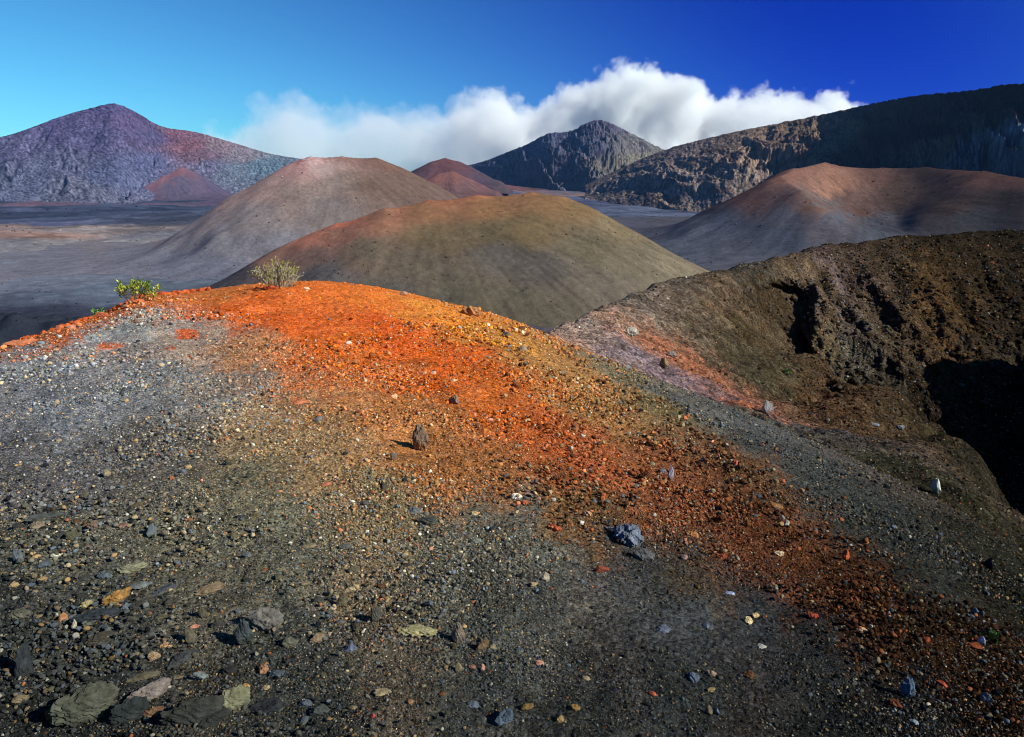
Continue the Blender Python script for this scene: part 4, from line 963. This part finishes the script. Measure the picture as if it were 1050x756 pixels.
def tubes(paths, r0, r1, colr, g):
    V = []; Fc = []; C = []
    for p in paths:
        p = np.asarray(p, float); n = len(p); base = len(V)
        for i in range(n):
            d = p[min(i + 1, n - 1)] - p[max(i - 1, 0)]; d /= np.linalg.norm(d) + 1e-9
            a = np.cross(d, (.3, .9, .2)); a /= np.linalg.norm(a) + 1e-9; b = np.cross(d, a)
            r = r0 + (r1 - r0) * i / (n - 1)
            for k in range(5):
                t = k * 2 * math.pi / 5; V.append(p[i] + r * (a * math.cos(t) + b * math.sin(t)))
        cc = np.array(colr) * g.uniform(.7, 1.25)
        C += [cc] * (5 * n)
        for i in range(n - 1):
            for k in range(5):
                a0 = base + i * 5 + k; b0 = base + i * 5 + (k + 1) % 5
                Fc.append((a0, b0, b0 + 5, a0 + 5))
    return np.array(V), np.array(Fc), np.array(C)

def leaves(pts, dirs, ln, wd, cols, g):
    """folded leaf blades with a midrib: six corners each"""
    V = []; Fc = []; C = []
    for p, d, c in zip(pts, dirs, cols):
        d = d / (np.linalg.norm(d) + 1e-9); s = np.cross(d, g.normal(size=3)); s /= np.linalg.norm(s) + 1e-9; up = np.cross(s, d)
        l = ln * g.uniform(.7, 1.3); w = wd * g.uniform(.8, 1.2); b = len(V)
        V += [p, p + d * l * .5 + s * w * .5 + up * w * .15, p + d * l, p + d * l * .5 - s * w * .5 + up * w * .15, p + d * l * .5 - up * w * .06]
        Fc += [(b, b + 1, b + 2, b + 4), (b, b + 4, b + 2, b + 3)]
        C += [c] * 5
    return np.array(V), np.array(Fc), np.array(C)

def bush(name, label, cat, u, v, r, wpx, hpx, seed, nst, twig_col, leaf_cols, nleaf, ll, lean=0.0, tips=True, spread=1.0, surface=None):
    g = np.random.default_rng(seed)
    P = at(u, v, r) if surface is None else surface
    d = np.linalg.norm(P - np.array([0, 0, CAMZ])); W = wpx * d / F; H = hpx * d / F
    root = bpy.data.objects.new(name, None); link(root); root.location = P
    root.rotation_euler = (0, 0, -math.atan2(P[0], P[1])); tag(root, label, cat)
    paths = []; tip = []; tdir = []
    for i in range(nst):
        a = g.uniform(0, 2 * math.pi); q = g.random() ** .5
        ex, ey = math.cos(a) * q * W * .5 * spread + lean * W, math.sin(a) * q * W * .4 * spread
        ez = H * g.uniform(.55, 1.0) * math.sqrt(max(.15, 1 - .75 * q * q))
        b0 = np.array([ex * .35, ey * .35, -.06])
        e = np.array([ex, ey, ez]); m1 = b0 * .65 + e * .35 + g.normal(0, .05, 3) * H + np.array([0, 0, -.04 * H]); m2 = b0 * .3 + e * .7 + g.normal(0, .05, 3) * H
        paths.append([b0, m1, m2, e]); tip.append(e); tdir.append(e - m2)
        for _ in range(2):                                   # side twigs
            t = g.uniform(.35, .9); s0 = m1 + (e - m1) * t; e2 = s0 + g.normal(0, .06, 3) * np.array([W, W, H]) + np.array([0, 0, .1 * H])
            paths.append([s0, (s0 + e2) / 2 + g.normal(0, .02, 3) * H, e2]); tip.append(e2); tdir.append(e2 - s0)
    V, Fc, C = tubes(paths, W * .010, W * .004, alb(twig_col), g)
    me = raw_mesh('stems', V, Fc, True, C); me.materials.append(M_twig); link(bpy.data.objects.new('stems', me), root)
    pts = []; dirs = []; cols = []
    lc = [alb(c) for c in leaf_cols]
    for e, dd in zip(tip, tdir):
        k = int(g.integers(len(lc))); n = int(g.poisson(nleaf))
        for _ in range(n):
            pts.append(e + g.normal(0, .022, 3) * (W + H)); dirs.append(dd / (np.linalg.norm(dd) + 1e-9) + g.normal(0, .7, 3) + np.array([0, 0, .35]))
            cols.append(lc[k] * g.uniform(.65, 1.3))
    V, Fc, C = leaves(pts, dirs, ll * W, ll * W * .5, cols, g)
    me = raw_mesh('foliage', V, Fc, False, C); me.materials.append(M_leaf); link(bpy.data.objects.new('foliage', me), root)
    return root
def on_ground(u, v):
    P, _ = pick(u, v); return P
bush('shrub', 'small bright green leafy bush on the left skyline of the near slope', 'shrub', 144, 307, 14.6, 38, 22, 31, 24, (120, 96, 70), [(150, 160, 44), (112, 134, 40), (182, 184, 66), (84, 104, 34)], 6, .085, -.06, surface=on_ground(145, 307) - np.array([0, 0, .02]))
bush('shrub', 'wider grey twiggy bush with yellow green tips on the orange skyline', 'shrub', 284, 292, 17, 46, 28, 32, 70, (158, 148, 124), [(160, 160, 56), (138, 140, 66), (156, 146, 112), (124, 124, 62)], 2.6, .05, .0, surface=on_ground(284, 292) - np.array([0, 0, .02]))
bush('plant', 'tiny green sprig on the skyline left of the green bush', 'plant', 101, 323, 13.4, 9, 8, 33, 6, (96, 90, 60), [(110, 150, 50), (90, 130, 44)], 4, .28, surface=on_ground(100, 323))
bush('plant', 'tiny green tuft in the brown crater below the black shadow', 'plant', 808, 386, 60, 8, 6, 34, 9, (80, 80, 50), [(90, 120, 44), (70, 104, 40)], 6, .2, surface=on_ground(808, 384))
bush('plant', 'dark green tuft among rusty stones near the right edge', 'plant', 1016, 656, 8, 15, 9, 35, 12, (60, 66, 40), [(50, 92, 30), (40, 76, 26)], 6, .18, surface=on_ground(1018, 656))

# ================================================================== CLOUD BANK beyond the mountains
def cloud_box(name, label, x0, x1, y0, y1, z0, z1, top, dens, seed):
    V = [(x, y, z) for x in (x0, x1) for y in (y0, y1) for z in (z0, z1)]
    Fc = [(0, 1, 3, 2), (4, 6, 7, 5), (0, 4, 5, 1), (2, 3, 7, 6), (0, 2, 6, 4), (1, 5, 7, 3)]
    me = raw_mesh(name, V, Fc, False)
    m = bpy.data.materials.new('cloud_vapour'); m.use_nodes = True; nt = m.node_tree; L = nt.links.new
    nt.nodes.remove(nt.nodes['Principled BSDF'])
    pv = N(nt, 'ShaderNodeVolumePrincipled'); pv.inputs['Color'].default_value = (.99, .99, .995, 1); pv.inputs['Anisotropy'].default_value = -.15
    geo = N(nt, 'ShaderNodeNewGeometry'); sep = N(nt, 'ShaderNodeSeparateXYZ'); L(geo.outputs['Position'], sep.inputs[0])
    # silhouette of the tops along the bank
    mr = N(nt, 'ShaderNodeMapRange'); mr.inputs[1].default_value = x0; mr.inputs[2].default_value = x1; L(sep.outputs['X'], mr.inputs[0])
    fc = N(nt, 'ShaderNodeFloatCurve'); L(mr.outputs[0], fc.inputs['Value'])
    c = fc.mapping.curves[0]
    pts = [((x - x0) / (x1 - x0), (z - z0) / (z1 - z0)) for x, z in top]
    c.points[0].location = pts[0]; c.points[1].location = pts[-1]
    for q in pts[1:-1]: c.points.new(*q)
    for q in c.points: q.handle_type = 'AUTO_CLAMPED'
    fc.mapping.update()
    mz = N(nt, 'ShaderNodeMapRange'); mz.inputs[1].default_value = z0; mz.inputs[2].default_value = z1; mz.clamp = False; L(sep.outputs['Z'], mz.inputs[0])
    h = N(nt, 'ShaderNodeMath', operation='SUBTRACT'); L(fc.outputs[0], h.inputs[0]); L(mz.outputs[0], h.inputs[1])
    hs = N(nt, 'ShaderNodeMath', operation='MULTIPLY'); L(h.outputs[0], hs.inputs[0]); hs.inputs[1].default_value = 3.2
    hc = N(nt, 'ShaderNodeClamp'); hc.inputs['Min'].default_value = -1.5; hc.inputs['Max'].default_value = .42; L(hs.outputs[0], hc.inputs['Value'])
    n1 = N(nt, 'ShaderNodeTexNoise', Scale=.0011, Detail=9.0, Roughness=.60); L(geo.outputs['Position'], n1.inputs['Vector'])
    n1s = N(nt, 'ShaderNodeMath', operation='MULTIPLY_ADD'); n1s.inputs[1].default_value = 2.6; n1s.inputs[2].default_value = -1.36
    L(n1.outputs['Fac'], n1s.inputs[0])
    ad = N(nt, 'ShaderNodeMath', operation='ADD'); L(hc.outputs[0], ad.inputs[0]); L(n1s.outputs[0], ad.inputs[1])
    # thin towards the near and far faces of the bank
    yr = N(nt, 'ShaderNodeMapRange'); yr.inputs[1].default_value = y0; yr.inputs[2].default_value = y0 + 900; yr.inputs[3].default_value = -.7; yr.inputs[4].default_value = 0; L(sep.outputs['Y'], yr.inputs[0])
    ad2 = N(nt, 'ShaderNodeMath', operation='ADD'); L(ad.outputs[0], ad2.inputs[0]); L(yr.outputs[0], ad2.inputs[1])
    dm = N(nt, 'ShaderNodeMath', operation='MULTIPLY'); dm.use_clamp = False; L(ad2.outputs[0], dm.inputs[0]); dm.inputs[1].default_value = dens * 3
    mx = N(nt, 'ShaderNodeClamp'); mx.inputs['Min'].default_value = 0; mx.inputs['Max'].default_value = dens * .45
    # the bank is thin vapour on its left and thickens to the right
    xr = N(nt, 'ShaderNodeMapRange'); xr.interpolation_type = 'SMOOTHSTEP'; xr.inputs[1].default_value = x0 + .36 * (x1 - x0); xr.inputs[2].default_value = x0 + .62 * (x1 - x0); xr.inputs[3].default_value = .14; xr.inputs[4].default_value = 1.0
    L(sep.outputs['X'], xr.inputs[0])
    xm = N(nt, 'ShaderNodeMath', operation='MULTIPLY'); L(xr.outputs[0], xm.inputs[0]); L(dm.outputs[0], xm.inputs[1])
    L(xm.outputs[0], mx.inputs['Value'])
    xm2 = N(nt, 'ShaderNodeMath', operation='MULTIPLY'); L(xr.outputs[0], xm2.inputs[0]); xm2.inputs[1].default_value = dens * .45; L(xm2.outputs[0], mx.inputs['Max'])
    L(mx.outputs[0], pv.inputs['Density']); L(pv.outputs[0], nt.nodes['Material Output'].inputs['Volume'])
    me.materials.append(m)
    return tag(link(bpy.data.objects.new(name, me)), label, kind='stuff')

YB = 15500.0
def top_at(u, v):
    p = at(u, v, 1.0) - np.array([0, 0, CAMZ]); k = YB / p[1]
    return p[0] * k, CAMZ + p[2] * k
tops = [top_at(*q) for q in [(50, 178), (110, 160), (160, 142), (190, 128), (225, 118), (275, 100), (320, 114), (370, 106), (420, 112), (470, 94), (510, 98), (545, 104), (590, 86), (630, 74), (675, 63), (715, 74), (745, 92), (790, 98), (840, 98), (880, 98), (930, 106), (1010, 140)]]
cloud_box('cloud_bank', 'white cumulus cloud bank lying behind the far mountains', tops[0][0], tops[-1][0], YB, YB + 3600, -900, 2300, tops, .0075, 3)
cy.volume_step_rate = .35; cy.volume_max_steps = 512

# ================================================================== THIN AIR
hz = raw_mesh('haze', [(x, y, z) for x in (-13700, 13700) for y in (-400, 13800) for z in (-420, 700)],
              [(0, 1, 3, 2), (4, 6, 7, 5), (0, 4, 5, 1), (2, 3, 7, 6), (0, 2, 6, 4), (1, 5, 7, 3)], False)
hm = bpy.data.materials.new('haze'); hm.use_nodes = True; hm.node_tree.nodes.remove(hm.node_tree.nodes['Principled BSDF'])
hv = N(hm.node_tree, 'ShaderNodeVolumePrincipled'); hv.inputs['Color'].default_value = (.22, .50, 1, 1); hv.inputs['Density'].default_value = 1.0e-5
hm.node_tree.links.new(hv.outputs[0], hm.node_tree.nodes['Material Output'].inputs['Volume'])
hz.materials.append(hm); tag(link(bpy.data.objects.new('haze', hz)), 'thin blue air over the whole valley', kind='stuff')

print('script', round(time.time() - T0, 1))
